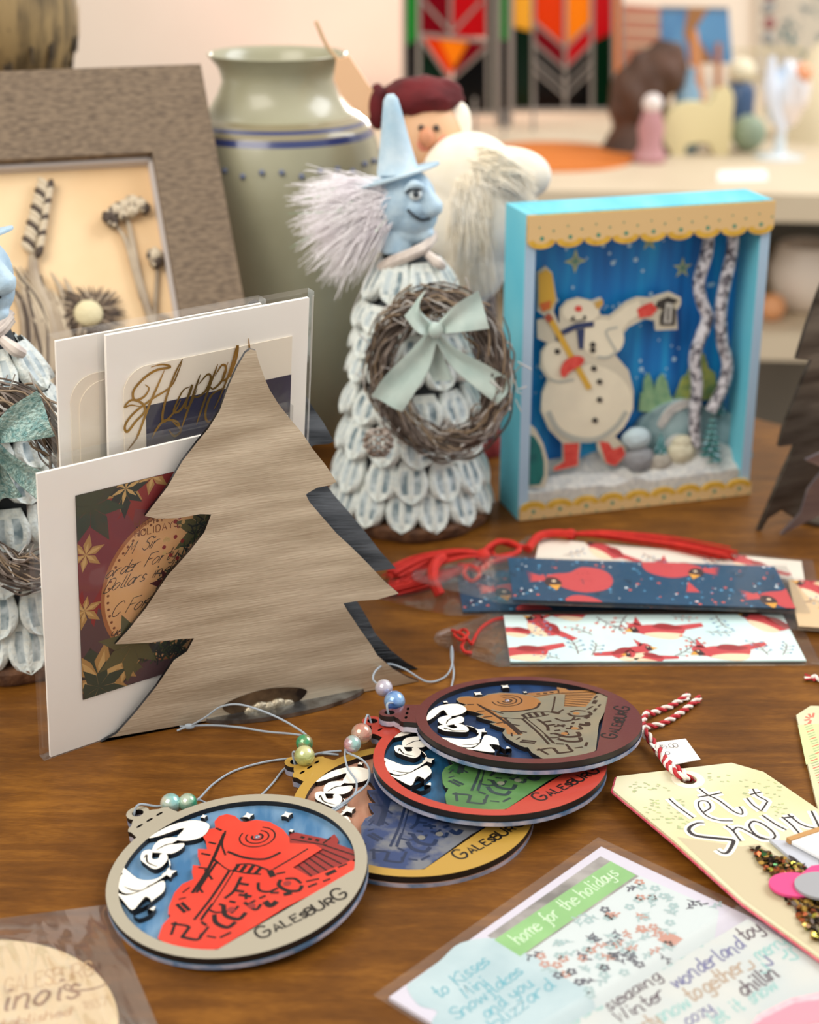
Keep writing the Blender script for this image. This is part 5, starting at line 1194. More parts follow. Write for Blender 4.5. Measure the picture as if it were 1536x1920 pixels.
# ================================================================ pine cone witch figurines
YW = .80; wx = V(770, 700, YW).x
def W(px, py, dy=0): return V(px, py, YW+dy)
c9 = lambda X, Y, dy=0: W(560+X/2.207, 150+Y/2.207, dy)
root = thing('witch_figurine', 'pale blue witch figurine with twig wreath and sage bow, standing beside the shadow box', 'figurine', (wx, YW, 0))
bark = mat('slice_bark', '4A2E1C', .8, col2='6E4A30', nscale=200, bump=1, bscale=300); slw = mat('slice_wood', '8A5E38', .7, col2='6E4526', nscale=40)
a = MB(); wob = lambda t, z: 1+.03*math.sin(3*t)+.015*math.sin(11*t)
a.lathe([(.040, 0), (.0415, .002), (.0415, .006), (.040, .0075)], bark, 64, (wx+.002, YW-.002, 0), None, wob); a.lathe([(.0395, .0072), (.0001, .0078)], slw, 64, (wx+.002, YW-.002, 0), None, wob); a.build('log_slice_base', root)
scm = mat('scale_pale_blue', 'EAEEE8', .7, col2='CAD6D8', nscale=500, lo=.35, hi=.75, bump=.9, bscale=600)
scw = mat('scale_valley_shade', '73868E', .8, col2='C2CED2', nscale=160, lo=.4, hi=.6)  # crevice shade painted into the valleys of the scales
scc = mat('scale_crevice_shade', '2F3A40', .9)  # dark undersides add painted shade between the scales
def scale_leaf(a, M, w, l, t):
    nu, nv = 10, 9; vs = []
    for j in range(nv+1):
        v = j/nv; h = w/2*(math.sin(PI*min(1, (.25+.75*v)))**.55 if v < .999 else 0)
        h = w/2*(1-(max(0, v-.45)/.55)**2.4)**.5*(.62+.38*min(1, v*2.2))
        for i in range(nu+1):
            u = 2*i/nu-1; rim = .9*math.exp(-((abs(u)-.78)/.18)**2)+.6*math.exp(-((u)/.15)**2); rim *= (.4+.6*v)
            z = t*((1-u*u)*.3+rim*.75)*(.35+.65*math.sin(PI*min(1, .15+.8*v)))
            vs.append((u*h, -l*v, z+v*t*.6))
    fs = [(j*(nu+1)+i, (j+1)*(nu+1)+i, (j+1)*(nu+1)+i+1, j*(nu+1)+i+1) for j in range(nv) for i in range(nu)]
    o = a.M; a.M = o @ M
    vq = lambda f: abs(2*(f[0] % (nu+1)+.5)/nu-1); jj = lambda f: f[0]//(nu+1)
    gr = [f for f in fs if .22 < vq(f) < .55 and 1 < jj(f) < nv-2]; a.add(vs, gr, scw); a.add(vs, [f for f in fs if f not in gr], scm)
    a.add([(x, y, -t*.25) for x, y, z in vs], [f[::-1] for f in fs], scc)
    rim = [j*(nu+1) for j in range(nv+1)]+[nv*(nu+1)+i for i in range(1, nu+1)]+[j*(nu+1)+nu for j in range(nv-1, -1, -1)]; R = len(rim)
    a.add([vs[i] for i in rim]+[(vs[i][0], vs[i][1], -t*.25) for i in rim], [(i, i+1, R+i+1, R+i) for i in range(R-1)], scm); a.M = o
zt_ = Zat(462, YW)
rows = [(Zat(925, .765)+.0035, .0345, 15, .0230), (Zat(868, .765), .0330, 14, .0210), (Zat(800, .77), .0305, 13, .0200), (Zat(735, .775), .0285, 12, .0180), (Zat(672, .775), .0262, 12, .0160), (Zat(625, .78), .0245, 11, .0140), (Zat(575, .78), .0228, 11, .0135), (Zat(495, .785), .0135, 8, .0210)]
a = MB()
for k, (z, r, n, l) in enumerate(rows):
    for i in range(n):
        an = 2*PI*(i+.5*(k % 2))/n+random.uniform(-.05, .05); sp_ = math.radians(16 if k < 7 else 24)
        M = Matrix.Translation((wx, YW, z+random.uniform(-.0008, .0008))) @ Matrix.Rotation(an+PI/2, 4, 'Z') @ Matrix.Translation((0, -r, 0)) @ Matrix.Rotation(PI/2-sp_*-1 if False else PI/2-sp_, 4, 'X')
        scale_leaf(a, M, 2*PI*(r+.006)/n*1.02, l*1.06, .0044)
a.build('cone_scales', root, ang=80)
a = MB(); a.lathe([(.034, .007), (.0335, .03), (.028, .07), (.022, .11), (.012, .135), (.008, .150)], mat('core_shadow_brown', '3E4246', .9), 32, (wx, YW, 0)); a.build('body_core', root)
# head fused from soft forms
skin = mat('witch_blue', 'BCD4E4', .6, col2='8DB0CC', nscale=90, lo=.4, hi=.75, bump=.3, bscale=500)
hd = MB()
def hb(px, py, dy, r, sc=(1, 1, 1)): hd.ball(W(px, py, dy), r, skin, 24, 16, sc)
hb(757, 378, 0, .0165, (1, .92, 1.05)); hb(775, 400, -.004, .0125, (1, .9, 1)); hb(772, 428, -.004, .0095, (1.1, .85, .9)); hb(785, 438, -.005, .0060)
hd.tube([W(788, 352, -.009), W(800, 372, -.010), W(812, 392, -.011), W(818, 404, -.011)], [.0045, .0050, .0058, .0032], skin, 14, 4)
hd.tube([W(785, 432, -.006), W(800, 438, -.008), W(806, 430, -.009)], [.0055, .0045, .0025], skin, 12, 4)
hb(778, 392, -.011, .0058); hb(808, 398, -.006, .0040)
hd.tube([W(760, 360, -.0145), W(776, 346, -.0165), W(794, 352, -.014)], [.0018, .0026, .0018], skin, 10, 4)
hd.tube([W(750, 430, 0), W(752, 470, 0)], [.010, .011], skin, 16, 2)
o = hd.build('head', root); headp = o; m_ = o.modifiers.new('fuse', 'REMESH'); m_.mode = 'VOXEL'; m_.voxel_size = .0007; m_.use_smooth_shade = True
m2_ = o.modifiers.new('soft', 'SMOOTH'); m2_.iterations = 6; m2_.factor = .6
dk = mat('witch_line_dark', '27323C', .5); eyew = mat('witch_eye', 'D8E2E6', .4)
a = MB(); a.ball(W(779, 364, -.0145), .0034, eyew, 14, 10); a.ball(W(780, 364, -.0172), .0016, dk, 12, 8); a.build('eye', headp)
a = MB(); a.tube([W(764, 393, -.0165), W(776, 404, -.0172), W(790, 412, -.0155), W(806, 410, -.0125)], .0008, dk, 8, 4)
a.tube([W(762, 361, -.0165), W(772, 354, -.0178), W(788, 356, -.0165)], .0007, dk, 8, 4); a.build('face_lines', headp)
# hat
hm = mat('witch_hat_blue', 'D2E2EC', .6, col2='A6C6DA', nscale=60, bump=.3, bscale=300)
a = MB()
apex = W(732, 176, 0); bc_ = W(746, 322, 0); ax = (apex-bc_).normalized(); A_ = ax.to_track_quat('Z', 'Y').to_matrix().to_4x4()
h_ = (apex-bc_).length
a.lathe([(.0105, 0), (.0082, h_*.28), (.0066, h_*.5), (.0050, h_*.75), (.0036, h_*.93), (.0018, h_*.995), (.0001, h_)], hm, 40, bc_, A_)
bt = (W(823, 306, 0)-W(662, 352, 0)); bl_ = bt.length/2; bcen = (W(823, 306, 0)+W(662, 352, 0))/2
B_ = Matrix.Rotation(-math.atan2(bt.z, bt.x), 4, 'Y') @ Matrix.Rotation(math.radians(-4), 4, 'X')
a.lathe([(.0095, .0012), (bl_*.75, .0004), (bl_*.99, .0008), (bl_, .0002), (bl_*.98, -.0006), (bl_*.75, -.0006), (.0095, -.0002)], hm, 48, bcen, B_, lambda t, z: 1+.03*math.sin(2*t+1), 1, .8)
a.build('pointed_hat', root, ang=60)
# hair
hairm = mat('witch_hair_lilac', 'FAF4FA', .6, col2='FFFCFF', nscale=80, sheen=.4); tins = mat('hair_tinsel', 'BFE8C4', .15, .8)
a = MB(); rnd = random.Random(4)
for i in range(1500):
    p0 = W(rnd.uniform(690, 748), rnd.uniform(345, 425), rnd.uniform(-.012, .014))
    th_ = rnd.uniform(-.35, 1.15); L_ = rnd.uniform(.012, .042)
    d = Vector((-math.cos(th_), rnd.uniform(-.35, .35), -math.sin(th_)))
    p1 = p0+d*L_*.5+Vector((0, 0, .003*rnd.random())); p2 = p0+d*L_+Vector((rnd.uniform(-.004, .002), rnd.uniform(-.004, .004), -.006*rnd.random()))
    a.tube([p0, p1, p2], [.0003, .00025, .0001], hairm if i % 60 else tins, 4, 3, caps=False)
a.build('fluffy_hair', root)
# scarf
scf = mat('raffia_cream', 'E2D6CC', .7, col2='C9BDB6', nscale=200); a = MB()
for dz, dy in ((0, 0), (.0016, .001), (-.0016, .001)):
    a.tube([W(712, 506, -.006)+Vector((0, dy, dz)), W(735, 492, -.014)+Vector((0, dy, dz)), W(770, 478, -.017)+Vector((0, dy, dz)), W(800, 462, -.013)+Vector((0, dy, dz)), W(816, 442, -.008)+Vector((0, dy, dz))], .0016, scf, 8, 4)
a.tube([W(800, 475, -.013), W(820, 492, -.014), W(832, 500, -.012)], [.002, .003, .002], scf, 8, 4); a.build('raffia_scarf', root)
# wreath
YR = -.052
def WR(X, Y, dy=0): return c9(X, Y, YR+dy)
wc_ = WR(585, 1215); rx_ = (WR(890, 1215)-WR(275, 1215)).length/2-.0075; rz_ = (WR(590, 850).z-WR(590, 1580).z)/2-.0085
tww = [mat('wreath_'+n, c, .75, col2=c_, nscale=200) for n, c, c_ in (('twig', '5E5048', '8C7F76'), ('twig_dark', '3A302A', '5A4C42'), ('twig_frost', 'A9A39E', 'D0CCC8'), ('twig_tan', '7A6650', '9A8670'))]
a = MB()
def wp(t, rr, ph): 
    return Vector((wc_.x+(rx_+rr*math.cos(ph))*math.cos(t), wc_.y+rr*math.sin(ph)*.9+.010*math.cos(t)*-1, wc_.z+(rz_+rr*math.cos(ph))*math.sin(t)))
for i in range(330):
    t0 = rnd.uniform(0, 2*PI); ln = rnd.uniform(.5, 1.5); rr = rnd.uniform(.001, .0095); ph = rnd.uniform(0, 2*PI); P = []
    for k in range(6):
        P.append(wp(t0+ln*k/5, rr+rnd.uniform(-.0015, .0018), ph+1.2*k/5+rnd.uniform(-.3, .3)))
    a.tube(P, [.0006, .0005, .0003], rnd.choice([tww[0], tww[1], tww[0], tww[2], tww[3]]), 4, 3, caps=False)
a.tube([wp(2*PI*k/32, 0, 0) for k in range(32)], .0048, tww[1], 10, 1, closed=True)
for i in range(70):
    t0 = rnd.uniform(0, 2*PI); p = wp(t0, .009, rnd.uniform(0, 6.28)); q = p+Vector((rnd.uniform(-1, 1), rnd.uniform(-.6, .2), rnd.uniform(-1, 1)))*.007
    a.tube([p, q], .0003, tww[2], 4, 1, caps=False)
wr = a.build('twig_wreath', root)
bowm = mat('bow_sage_satin', 'C3D3CC', .4, col2='A9BEB8', nscale=60, sheen=.6)
def strip(a, A, B, D, m, th=.0004):
    n = len(A); A3 = smooth_path([WR(x, y, d) for (x, y), d in zip(A, D)], 5); B3 = smooth_path([WR(x, y, d-.001) for (x, y), d in zip(B, D)], 5)
    k = len(A3)-1
    a.sheet(lambda u, v: A3[round(u*k)].lerp(B3[round(u*k)], v)+Vector((0, -.0012*math.sin(PI*v*2+u*3), 0)), k, 6, m, th)
for nm, parts in (('bow_loop', [([(560,1010),(500,940),(525,870)], [(550,1055),(500,1045),(440,975)], [-.016,-.021,-.018])]), ('bow_loop', [([(575,1010),(650,930),(745,872)], [(590,1050),(680,1040),(790,1028)], [-.016,-.021,-.018])]),
        ('bow_tail', [([(540,1030),(470,1110),(360,1220),(300,1310)], [(575,1060),(540,1190),(480,1290),(428,1372)], [-.016,-.013,-.014,-.015])]), ('bow_tail', [([(575,1030),(650,1110),(780,1180),(890,1250)], [(560,1070),(630,1180),(730,1270),(830,1348)], [-.016,-.013,-.014,-.015])]),
        ('bow_tail', [([(545,1050),(520,1150),(560,1250)], [(590,1060),(600,1150),(640,1240)], [-.014,-.010,-.010])])):
    a = MB()
    for A, B, D_ in parts: strip(a, A, B, D_, bowm)
    a.build(nm, wr)
a = MB(); a.ball(WR(568, 1035, -.019), .0036, bowm, 14, 10, (1, .8, 1.1)); a.build('bow_knot', wr)
# small red berry sprig seen through the wreath opening
pc = MB(); pcm = mat('cone_brown', '6A4E3A', .8, col2='B9B0A8', nscale=300)
for k in range(7):
    for i in range(8):
        an = 2*PI*i/8+k*.4; r_ = .0050*math.sin(PI*(k+1)/8.5)+.0015; c_ = WR(330, 1500, -.006)
        pc.ball((c_.x+r_*math.cos(an), c_.y+r_*math.sin(an), c_.z-.006+k*.0019), .0017, pcm, 8, 6, (1, 1, .5))
pc.build('mini_pine_cone', wr)
w2 = dup(root); w2.location = (V(-22, 700, .64).x, .645, 0); w2.rotation_euler = (0, 0, math.radians(3))
w2['label'] = 'second blue-grey cone scale witch figurine, cut off by the left edge behind the white cards'
for c_ in [g for c in w2.children for g in c.children]:                                   # its ribbon is a darker glittery teal
    if c_.name.startswith('bow'):
        c_.data = c_.data.copy(); c_.data.materials[0] = mat('bow_teal_glitter', '6F9A9A', .35, .3, col2='B5CFC8', nscale=500, bump=1, bscale=900)

# ================================================================ santa doll
YN = .905
def SN(px, py, dy=0): return V(px, py, YN+dy)
root = thing('santa_doll', 'santa doll in dark coat and maroon hat with a huge cream beard, behind the witch', 'doll', (SN(840, 800).x, YN, 0))
sx = SN(840, 800).x
coat = mat('santa_coat_charcoal', '4A4240', .9, col2='5E5450', nscale=60); mar = mat('santa_maroon', '6A1218', .85, col2='4E0C12', nscale=60, bump=.6, bscale=300)
a = MB(); fold = lambda t, z: 1+.05*math.sin(9*t)
a.lathe([(.030, .0005), (.031, .006), (.030, .03), (.028, .07), (.025, .11), (.021, .135), (.012, .158), (.008, .168)], coat, 64, (sx, YN, 0), None, fold); a.build('coat', root, ang=70)
a = MB(); a.lathe([(.0335, 0), (.0345, .004), (.0325, .011), (.0305, .010)], mat('santa_hem_red', '8A2A26', .9, bump=.8, bscale=300), 64, (sx, YN, 0), None, fold); a.build('hem', root)
sk = mat('santa_skin', 'E2B48C', .6, sss=.1); a = MB()
a.ball(SN(808, 262), .0205, sk, 28, 18, (1, .95, 1.12)); hs_ = a.build('head', root); a = MB(); a.ball(SN(800, 258, -.0205), .0045, mat('santa_nose', 'D9946E', .6), 14, 10, (1, 1, 1.2)); a.build('nose', hs_)
a = MB(); chk = mat('santa_cheek', 'E08A72', .6)
for x in (798, 832): a.ball(SN(x, 270, -.0175), .0048, chk, 14, 10, (1, .5, 1))
a.build('cheeks', hs_)
a = MB(); 
for x in (790, 818): a.ball(SN(x, 240, -.019), .0018, mat('santa_eye', '3A2C26', .3), 10, 8)
a.build('eyes', hs_)
a = MB(); a.ball(SN(792, 183, .004), .021, mar, 32, 18, (1.1, 1, .55), lambda d: 1+.12*noise.noise(d*3)); a.ball(SN(708, 200, .002), .0085, mar, 20, 12, (.7, .8, 1.5)); a.ball(SN(838, 172, 0), .008, mar, 20, 12, (1.1, 1, .8))
a.build('hat', root)
a = MB(); a.slab([(0, 0), (0, 0), (0, 0)], 0, 0, sk) if False else None
Mt = frame(SN(660, 180, -.002), 0, 0); q = lambda P: hits(Mt, P)
a = MB(Mt); a.slab(q([(630,112),(655,105),(690,158),(713,185),(690,224),(664,205),(640,178),(626,150)]), -.004, 0, mat('paper_peach', 'EDC096', .7)); a.tube([tuple(q([(592,40)])[0])+(-.002,), tuple(q([(612,85)])[0])+(-.002,), tuple(q([(640,120)])[0])+(-.002,)], .0012, mat('stick_tan', 'C9A77E', .7), 8, 4); a.build('peach_paper_sack', root, bevel=.0008)
# beard: soft core and strands
brd = mat('santa_beard', 'FBF0DA', .85, col2='FFF8EA', nscale=60)
bd = MB()
for px, py, dy, r, s_ in ((862,305,-.018,.014,(1,.8,1)), (880,330,-.022,.024,(1.1,.7,1)), (900,400,-.024,.027,(1,.6,1.3)), (895,470,-.024,.021,(.9,.6,1.4)), (890,530,-.024,.011,(.8,.6,1.7)), (950,330,-.018,.018,(1.4,.6,.9)), (850,400,-.024,.020,(1,.6,1.4)), (862,235,-.004,.007,(1,.8,1.9))):
    bd.ball(SN(px, py, dy), r, brd, 24, 16, s_)
o = bd.build('beard', root); m_ = o.modifiers.new('fuse', 'REMESH'); m_.mode = 'VOXEL'; m_.voxel_size = .0012; m_.use_smooth_shade = True
m2_ = o.modifiers.new('soft', 'SMOOTH'); m2_.iterations = 8; m2_.factor = .6
a = MB()
for i in range(1100):
    sx_, sy_ = rnd.uniform(835, 885), rnd.uniform(290, 350); ex = rnd.uniform(0, 1); e_ = (860+60*ex+rnd.uniform(-30, 20), 420+140*rnd.random()) if rnd.random() < .7 else (rnd.uniform(940, 1012), rnd.uniform(325, 400))
    mx, my = (sx_+e_[0])/2+rnd.uniform(0, 25), (sy_+e_[1])/2-rnd.uniform(10, 40)
    a.tube([SN(sx_, sy_, -.022), SN(mx, my, -.040+rnd.uniform(-.003, .006)), SN(e_[0], e_[1], -.034+rnd.uniform(-.004, .01))], [.0005, .00045, .00015], brd, 4, 4, caps=False)
a.build('beard_strands', root)

# ================================================================ second metal tree holder, right edge
oR = G(1424, 996); dkm = brushed('dark_rust_steel', '4A4038', '7E7468', .35, .85, 30)
rt = thing('metal_card_holder', 'dark mottled steel tree card holder cut off by the right edge', 'card holder', oR)
k7 = crop(1380, 540, 3.84)
MR1 = frame(oR, math.radians(28), math.radians(2))
lp = [(160,1748),(185,1752),(235,1660),(330,1600),(430,1660),(520,1640),(760,1500),(1500,1480),(1360,1150),(1150,900),(1260,880),(1080,560),(900,300),(980,290),(800,60),(660,-120),(600,30),(520,250),(440,510),(545,518),(470,700),(345,1010),(312,1142),(432,1128),(330,1350),(230,1590)]
p1_ = [(x, max(y, .0003)) for x, y in hits(MR1, k7(lp))]
plate('front_plate', p1_, MR1, dkm, .0022, rt)
MR2 = frame(G(1464, 1004), math.radians(10), math.radians(-8)); lp2 = [(322,1782),(600,1640),(900,1560),(1600,1500),(1400,1200),(1250,1190),(1300,1170),(1000,900),(700,1150),(500,1240),(640,1300),(520,1450),(470,1620)]
p2_ = [(x, max(y, .0003)) for x, y in hits(MR2, k7(lp2))]
plate('side_plate', p2_, MR2, brushed('mauve_steel', '8A8088', 'B0A6A8', .35, .8), .0018, rt)
a = MB(Matrix.Translation(G(1560, 985)+Vector((.02, .005, 0)))); a.slab(circ(0, 0, .035, 40, .4), .0003, .0022, dkm); a.build('base_plate', rt)
# ================================================================ blurred items on the display shelf
ZS = -.004
def SV(px, py, Y): return V(px, py, Y)
def gs(px, Y): return Vector((V(px, 300, Y).x, Y, ZS))
# orange round wooden board
root = thing('round_board', 'round orange wooden board lying on the shelf beneath the stained glass', 'board', (0, 0, 0))
gc = G(1035, 296, ZS); root.location = gc
a = MB(Matrix.Translation(gc)); om = mat('board_orange', 'E0853C', .5, col2='CF7430', nscale=6, stretch=(1, 8, 1)); a.slab(circ(0, 0, .098, 72), 0, .004, om); a.build('disc', root, bevel=.0008)
# stained glass panels
def glassmat(n, c, e=.7):
    if n in MC: return MC[n]
    m = bpy.data.materials.new(n); m.use_nodes = True; nt = m.node_tree; N = nt.nodes; L = nt.links; b = N['Principled BSDF']
    b.inputs['Base Color'].default_value = lin(c); b.inputs['Roughness'].default_value = .15
    t = N.new('ShaderNodeBsdfTranslucent'); t.inputs[0].default_value = lin(c); mx = N.new('ShaderNodeMixShader'); mx.inputs[0].default_value = e
    L.new(b.outputs[0], mx.inputs[1]); L.new(t.outputs[0], mx.inputs[2]); L.new(mx.outputs[0], N['Material Output'].inputs[0]); MC[n] = m; return m
GC = {k: glassmat('glass_'+k, c) for k, c in dict(red='D8202A', orange='F0641A', amber='FFB01E', green='12B044', bottle='0C3A22', black='0A0A0C', crimson='A01228', yellow='FFD860').items()}
lead = mat('lead_came', '9A9088', .5, .3)
def panel(label, xL, xR, yb, Y, panes, lines, legs):
    root = thing('stained_glass_panel', label, 'stained glass', SV((xL+xR)/2, yb, Y))
    M = frame(SV(xL, yb, Y), 0, 0); H_ = lambda P: hits(M, P)
    for P, k in panes:
        a = MB(M); a.slab(H_(P), -.003, -.0002, GC[k]); a.build('glass_pane', root)
    a = MB(M)
    for P, w_ in lines: 
        q = H_(P); a.tube([(x, y, 0) for x, y in q], w_, lead, 6, 1)
    a.build('lead_lines', root)
    for lx in legs:
        a = MB(); p = SV(lx, yb, Y); a.tube([(p.x, Y, p.z+.02), (p.x, Y-.01, ZS)], .0022, lead, 8, 1); a.build('stand_leg', root)
Y1 = 2.15
panel('left stained glass panel with red and orange diamond panes, above the santa', 758, 930, 212, Y1,
  [([(758,-160),(785,-160),(785,70),(758,90)], 'green'), ([(758,90),(785,70),(785,212),(758,212)], 'black'), ([(785,-160),(920,-160),(920,-60),(785,-60)], 'amber'), ([(785,-60),(850,-60),(845,70),(785,65)], 'crimson'), ([(850,-60),(920,-60),(915,70),(845,70)], 'red'),
   ([(785,65),(820,66),(850,130),(840,150),(800,105)], 'orange'), ([(820,66),(845,70),(880,78),(850,130)], 'amber'), ([(880,78),(915,75),(912,90),(850,150),(850,130)], 'crimson'), ([(785,70),(845,152),(845,212),(785,212)], 'bottle'), ([(912,92),(915,212),(845,212),(845,152)], 'black'), ([(915,-160),(930,-160),(930,212),(915,212)], 'bottle')],
  [([(758,-160),(758,212)], .003), ([(785,-160),(785,212)], .003), ([(930,-160),(930,212)], .003), ([(915,-160),(915,212)], .0026), ([(785,65),(918,78)], .0028), ([(785,65),(845,152),(912,90)], .0026), ([(845,-160),(845,70)], .0022), ([(758,212),(930,212)], .003), ([(790,0),(845,60)], .002), ([(905,0),(850,60)], .002)], [800, 890])
panel('right stained glass panel with amber chevrons over dark glass, on a wire stand', 960, 1165, 206, Y1+.02,
  [([(960,-160),(1000,-160),(1000,60),(960,50)], 'yellow'), ([(960,50),(1000,60),(1000,206),(960,206)], 'bottle'), ([(1000,-160),(1060,-160),(1060,90),(1000,40)], 'orange'), ([(1060,-160),(1110,-160),(1110,40),(1060,90)], 'amber'), ([(1000,40),(1060,90),(1060,130),(1000,85)], 'crimson'), ([(1110,40),(1060,90),(1060,130),(1110,85)], 'red'),
   ([(1000,85),(1060,130),(1060,206),(1000,206)], 'black'), ([(1110,85),(1060,130),(1060,206),(1110,206)], 'black'), ([(1110,-160),(1150,-160),(1150,60),(1110,80)], 'red'), ([(1110,80),(1150,60),(1150,206),(1110,206)], 'bottle'), ([(1150,-160),(1165,-160),(1165,206),(1150,206)], 'amber')],
  [([(x, -160), (x, 206)], .0026) for x in (960,1000,1060,1110,1150,1165)]+[([(1000,40+k),(1060,92+k),(1110,42+k)], .0022) for k in (0,40,70,90)]+[([(960,206),(1165,206)], .003)], [1000, 1150])
panel('narrow clear and green glass strip between the two stained glass panels', 934, 957, 235, Y1-.02, [([(934,-160),(957,-160),(957,75),(934,75)], 'green'), ([(934,75),(957,75),(957,235),(934,235)], 'black')], [([(934,-160),(934,235)], .003), ([(957,-160),(957,235)], .003), ([(934,235),(957,235)], .003)], [945])
# bronze animal / driftwood
a = MB()
brz = mat('driftwood_brown', '5A3A28', .6, col2='3E281C', nscale=20)
Yd = 2.0
a.ball(SV(1200, 185, Yd), .045, brz, 24, 16, (.8, .7, 1.2), lambda d: 1+.25*noise.noise(d*2)); a.ball(SV(1240, 130, Yd), .035, brz, 24, 16, (.9, .7, 1), lambda d: 1+.25*noise.noise(d*2+Vector((3, 1, 0)))); 
a.lathe([(.05, ZS), (.04, ZS+.02), (.03, .03), (.025, .08)], brz, 32, (SV(1205, 200, Yd).x, Yd, 0))
o = a.build('driftwood_carving'); m_ = o.modifiers.new('fuse', 'REMESH'); m_.voxel_size = .004; m_.use_smooth_shade = True; tag(o, 'lumpy dark brown driftwood carving on the shelf right of the stained glass', 'carving')
root = thing('copper_figure', 'small copper pink figure standing in front of the driftwood carving', 'figurine', gs(1218, 1.92))
a = MB(); g = gs(1218, 1.92); a.lathe([(.018, 0), (.02, .006), (.013, .02), (.016, .04), (.010, .06)], mat('dusky_pink', 'B9868A', .4), 24, g); a.build('body', root); a = MB(); a.ball(g+Vector((0, 0, .068)), .012, mat('figure_white', 'E6DAD6', .4), 16, 12); a.build('head', root)
root = thing('peach_card', 'salmon card with pale stripes standing at the back of the shelf', 'card', gs(1215, 2.3))
M = frame(SV(1165, 130, 2.3), 0, .1); q = lambda P: hits(M, P)
a = MB(M); a.slab(q([(1165,8),(1245,14),(1250,125),(1165,130)]), -.002, 0, mat('salmon_card', 'C98A70', .6)); 
for y in (30, 55, 80): a.flat(q([(1172,y),(1240,y+3),(1240,y+10),(1172,y+7)]), .0004, mat('card_pale_stripe', 'E3C9A8', .6))
a.build('card_face', root); a = MB(); p_ = SV(1205, 130, 2.33); a.tube([(p_.x, 2.33, p_.z+.04), (p_.x, 2.36, ZS)], .003, brz, 8, 1); a.build('easel_back', root)
# painting blue with brown cross
root = thing('small_painting', 'small blue painting crossed by brown strokes, standing on an easel', 'painting', gs(1305, 2.25))
M = frame(SV(1240, 118, 2.25), 0, .15); q = lambda P: hits(M, P); a = MB(M)
a.slab(q([(1240,12),(1366,14),(1374,118),(1240,120)]), -.012, 0, mat('canvas_blue', '5C93BE', .6, col2='4878A8', nscale=20)); 
a.flat(q([(1290,14),(1330,14),(1300,60),(1340,118),(1312,120),(1282,66)]), .0006, mat('canvas_brown', '9A6A3C', .6)); a.flat(q([(1240,12),(1366,14),(1366,22),(1240,22)]), .0004, mat('canvas_slate', '5A6E84', .6)); a.build('canvas', root)
for x in (1270, 1345):
    a = MB(); p_ = SV(x, 110, 2.24); a.tube([(p_.x, 2.24, p_.z+.02), (p_.x, 2.20, ZS)], .004, mat('easel_wood', 'A8642E', .6), 8, 1); a.build('easel_leg', root)
# antler-like wooden tool and pots
root = thing('wooden_paddle', 'orange brown wooden paddle leaning in front of the blue painting', 'paddle', gs(1320, 2.05))
a = MB(); p0_, p1_ = SV(1300, 60, 2.12), Vector((SV(1322, 170, 2.05).x, 2.05, ZS+.002)); a.tube([p0_, p0_.lerp(p1_, .5), p1_], [.006, .008, .014], mat('paddle_wood', 'B8743A', .5), 16, 4); a.build('blade', root)
a = MB(); g = gs(1282, 2.0); a.lathe([(.016, 0), (.018, .01), (.016, .07), (.008, .085), (.008, .10)], mat('bottle_steel_blue', '7FA0B8', .3), 24, g); o = a.build('slim_bottle'); tag(o, 'slim steel blue bottle beside the orange paddle', 'bottle')
root = thing('small_jar', 'small navy jar with pale stopper behind the cream cat carving', 'jar', gs(1378, 2.1)); g = gs(1378, 2.1)
a = MB(); a.lathe([(.016, 0), (.02, .01), (.02, .06), (.014, .07)], mat('jar_navy', '3A5478', .3), 24, g); a.build('jar_body', root); a = MB(); a.ball(g+Vector((0, 0, .085)), .018, mat('stopper_cream', 'E6DCC0', .5), 16, 12, (1, 1, .9)); a.build('stopper', root)
# cream cat / bear cut-out
M = frame(G(1250, 292, ZS), math.radians(4), 0); q = lambda P: hits(M, P)
a = MB(M); a.slab(sm2(q([(1250,292),(1247,235),(1262,205),(1300,192),(1332,195),(1345,168),(1356,172),(1366,162),(1376,180),(1374,220),(1366,290),(1340,290),(1330,270),(1290,272),(1282,292)]), 4), -.022, 0, mat('carving_cream', 'E3D6A8', .6)); o = a.build('animal_carving', bevel=.004); tag(o, 'cream wooden animal silhouette with pricked ears standing near the shelf edge', 'carving')
# glass and pastel figure
root = thing('glass_figurine', 'iridescent pastel glass figurine with white wing on a clear foot', 'figurine', gs(1460, 1.95)); g = gs(1460, 1.95)
pas = mat('pastel_glass', 'E8D8D0', .12, col2='C6D8EC', nscale=25, coat=.6)
a = MB(); a.lathe([(.030, 0), (.030, .003), (.008, .008), (.006, .03)], mat('clear_foot', 'D6E0E6', .1, coat=.8), 32, g); a.build('foot', root)
a = MB(); a.ball(g+Vector((.004, 0, .075)), .030, pas, 24, 16, (.9, .6, 1.25), lambda d: 1+.25*noise.noise(d*2)); a.build('body', root)
a = MB(); a.tube([g+Vector((-.02, -.01, .12)), g+Vector((-.018, -.012, .08)), g+Vector((.0, -.012, .03))], [.004, .010, .004], mat('wing_white', 'DDE4F2', .2), 10, 4); a.build('wing', root)
a = MB(); a.ball(g+Vector((.018, -.005, .10)), .012, mat('glass_coral', 'E8A078', .2), 12, 10); a.build('coral_blossom', root)
# cream cone shape at right
a = MB(); g = gs(1530, 2.1); a.lathe([(.06, 0), (.055, .02), (.04, .07), (.02, .11), (.004, .125)], mat('cone_cream', 'E6D8B8', .7), 32, g); o = a.build('felt_cone'); tag(o, 'cream felt cone at the right end of the shelf', 'decoration')
a = MB(); g = gs(1400, 2.0); a.ball(g+Vector((0, 0, .022)), .022, mat('sage_ball', '8C9C86', .5), 20, 12); o = a.build('sage_ball'); tag(o, 'small sage green ball between jar and glass figurine', 'ball')
